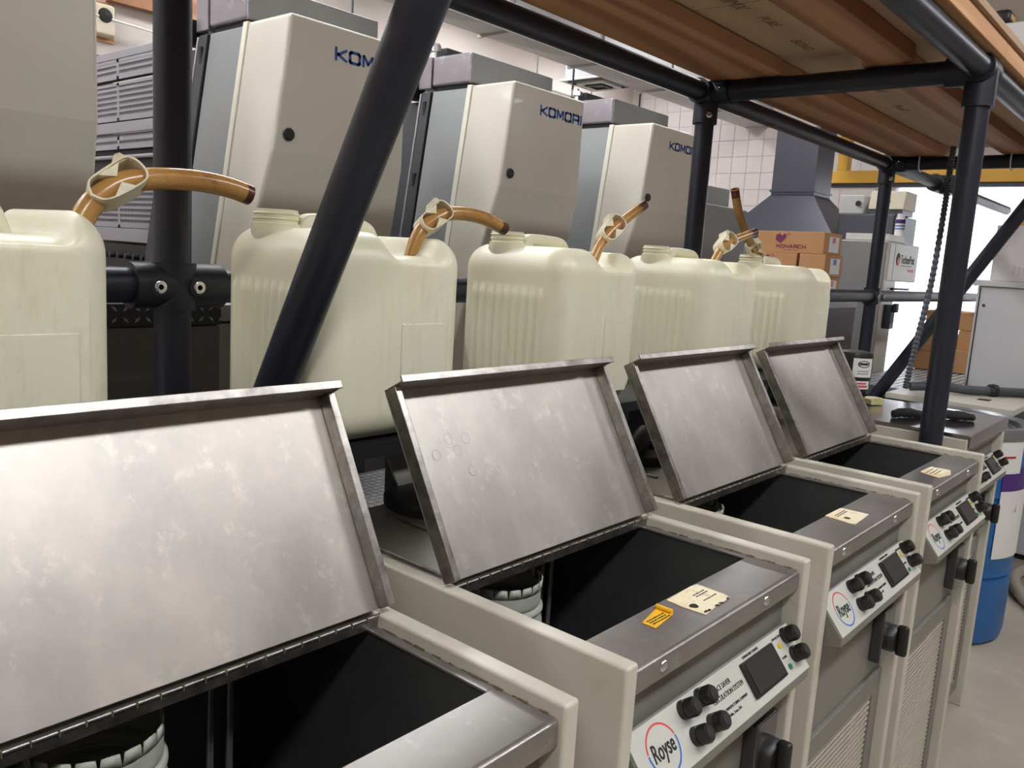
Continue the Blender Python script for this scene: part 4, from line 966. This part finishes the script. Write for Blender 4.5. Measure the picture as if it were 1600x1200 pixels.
text('cleaning', 0.04, (0.286 * math.cos(math.radians(-104)) - 0.028, 0.286 * math.sin(math.radians(-104)) - 0.006, 0.545), (1, 0.18, 0), (0, 0, 1), 'ink_black', dr, bold=0.01)
wrap(-135, -108, 0.70, 0.83, 'label_white', 'hazard_label', dr, 0.0055)
for s in (-1, 1): wrap(-128 + 0, -116, 0.765 - 0.004, 0.765 + 0.004, 'ink_red', 'hazard_mark', dr, 0.0065)
pc = empty('pump_cabinet', (3.45, 0.24, 0), label='black cabinet with a pale flat top behind the blue drum', cat='cabinet')
MB().box(0.02, 0.62, 0.02, 0.52, 0, 0.842).build('cabinet_body', 'press_black', pc, bevel=0.004)
MB().box(0, 0.64, 0, 0.54, 0.844, 0.872).build('cabinet_top', 'techno_beige', pc, bevel=0.003)
MB().box(0.20, 0.26, 0.14, 0.19, 0.8725, 0.8745).build('top_socket', 'press_black', pc)
for k, (pts, r, m, lab) in enumerate((([(3.62, 0.72, 0.895), (3.70, 0.60, 0.905), (3.78, 0.50, 0.897), (3.90, 0.38, 0.897), (4.05, 0.26, 0.894)], 0.022, 'rubber_grey', 'grey hose lying across the pale cabinet top'),
        ([(3.95, 0.70, 0.885), (3.90, 0.55, 0.885), (3.98, 0.44, 0.885), (4.06, 0.36, 0.885)], 0.012, 'rubber', 'thin black hose at the back of the pale cabinet top'))):
    o = Vector(pts[0]); tag(MB().tube([p - o for p in bez(pts, 8)], r, 12).build('top_hose', m, loc=o, smooth=True), lab, 'hose')
tag(MB().lathe([(0.022, -0.02), (0.03, -0.02), (0.034, 0), (0.03, 0.02), (0.022, 0.02)], (0, 0, 0), 12, (0.35, -0.6, 0)).build('hose_coupling', 'rubber', loc=(3.87, 0.41, 0.899)), 'dark ribbed coupling on the grey hose on the pale cabinet top', 'coupling')
for k, (pts, r, m, lab) in enumerate((([(3.32, -0.20, 0.03), (3.44, 0.04, 0.03), (3.70, 0.17, 0.03), (3.95, 0.18, 0.03), (4.15, 0.05, 0.03)], 0.028, 'rope', 'pale hose lying on the concrete floor beyond the blue drum'),
        ([(3.38, -0.45, 0.025), (3.50, -0.12, 0.025), (3.75, 0.05, 0.025), (4.05, -0.05, 0.025)], 0.022, 'rope', 'thinner pale hose on the floor nearest the blue drum'))):
    o = Vector(pts[0]); tag(MB().tube([p - o for p in bez(pts, 8)], r, 12).build('floor_hose', m, loc=o, smooth=True), lab, 'hose')

# on the closed last tank: filter canister, cloth, soap
fc = empty('filter_canister', (2.03, 0.475, 0.992), label='black filter canister with white and red labels behind the fourth open lid', cat='canister')
MB().lathe([(0.034, 0), (0.034, 0.045), (0.040, 0.050), (0.052, 0.058), (0.054, 0.09), (0.0545, 0.10), (0.055, 0.168), (0.052, 0.176), (0.030, 0.180), (0, 0.178)], (0, 0, 0), 36).build('canister_body', 'black_plastic', fc, smooth=True)
def wrapc(a0, a1, z0, z1, r, m, nm, par):
    b = MB(); k = 10
    for i in range(k + 1):
        a = math.radians(a0 + (a1 - a0) * i / k)
        for z in (z0, z1): b.v.append((r * math.cos(a), r * math.sin(a), z))
    b.f = [(2 * i, 2 * i + 2, 2 * i + 3, 2 * i + 1) for i in range(k)]; return b.build(nm, m, par, smooth=True)
wrapc(-165, -95, 0.100, 0.160, 0.0562, 'label_white', 'canister_label', fc)
wrapc(-190, -100, 0.062, 0.088, 0.0556, 'label_white', 'canister_label', fc); wrapc(-180, -108, 0.068, 0.074, 0.0562, 'ink_red', 'label_print', fc); wrapc(-170, -115, 0.078, 0.083, 0.0562, 'ink_red', 'label_print', fc)
b = MB(); k = 20; ac = math.radians(-130)
for i in range(k):
    a = 2 * math.pi * i / k
    for q in (1.0, 0.8): 
        th = ac + 0.36 * q * math.cos(a); b.v.append((0.0568 * math.cos(th), 0.0568 * math.sin(th), 0.142 + 0.011 * q * math.sin(a)))
b.f = [(2 * i, 2 * i + 1, (2 * i + 3) % (2 * k), (2 * i + 2) % (2 * k)) for i in range(k)]
b.build('label_oval', 'ink_black', fc)
for z in (0.118, 0.110): wrapc(-150, -110, z, z + 0.003, 0.0568, 'techno_grey', 'label_line', fc)
wrapc(-145, -116, 0.139, 0.146, 0.0568, 'ink_black', 'label_word', fc)
b = MB(); random.seed(5); n, m_ = 26, 12
for i in range(n + 1):
    t_ = i / n; cx = -0.13 + 0.26 * t_; wd = 0.026 * (0.45 + math.sin(math.pi * min(1, max(0, t_))) * 0.9) * (0.8 + 0.35 * math.sin(9 * t_)); hh = 0.007 + 0.007 * abs(math.sin(5.2 * t_ + 0.6))
    for j in range(m_):
        a = 2 * math.pi * j / m_; q = 1 + random.uniform(-0.14, 0.14)
        b.v.append((cx, wd * math.cos(a) * q + 0.02 * math.sin(4 * t_), max(0.0005, hh + hh * math.sin(a) * q)))
for i in range(n):
    for j in range(m_): b.f.append((i * m_ + j, i * m_ + (j + 1) % m_, (i + 1) * m_ + (j + 1) % m_, (i + 1) * m_ + j))
b.f += [tuple(range(m_)), tuple(n * m_ + j for j in range(m_))]
o = tag(b.build('cleaning_cloth', 'cloth_black', smooth=True, loc=(2.02, 0.225, 0.9925)), 'crumpled black cloth on the closed steel lid behind the post', 'cloth'); o.rotation_euler = (0, 0, -0.70)
o.modifiers.clear()
o = tag(MB().prism([(-0.028, 0.001), (-0.030, 0.020), (-0.018, 0.026), (0.022, 0.024), (0.030, 0.016), (0.027, 0.001)], 'y', -0.018, 0.018).build('soap_block', 'soap', loc=(2.13, 0.43, 0.9925), bevel=0.003), 'yellowed cut block beside the canister on the closed lid', 'block')
o.rotation_euler = (0, 0, -0.5)
# things stored on top of the platform
wr = empty('wrapped_bundle', (3.2, 0.45, 2.0495), label='white wrapped bundle stored on the platform at the top right corner', cat='bundle')
MB().box(-0.28, 0.30, -0.20, 0.20, 0, 0.33).build('bundle_body', 'white_paint', wr, bevel=0.03)
MB().box(-0.05, 0.0, -0.203, 0.203, -0.0, 0.334).build('bundle_strap', 'label_white', wr, bevel=0.002)
tm = empty('tape_tool', (2.93, 0.33, 2.3805), label='black and yellow tool lying on the white bundle', cat='tool')
tm.location = (3.0, 0.40, 2.3835)
MB().box(-0.05, 0.05, -0.03, 0.03, 0, 0.05).build('tool_case', 'black_plastic', tm, bevel=0.015)
MB().box(-0.03, 0.03, -0.032, 0.032, 0.012, 0.034).build('tool_band', 'yellow_paint', tm, bevel=0.003)
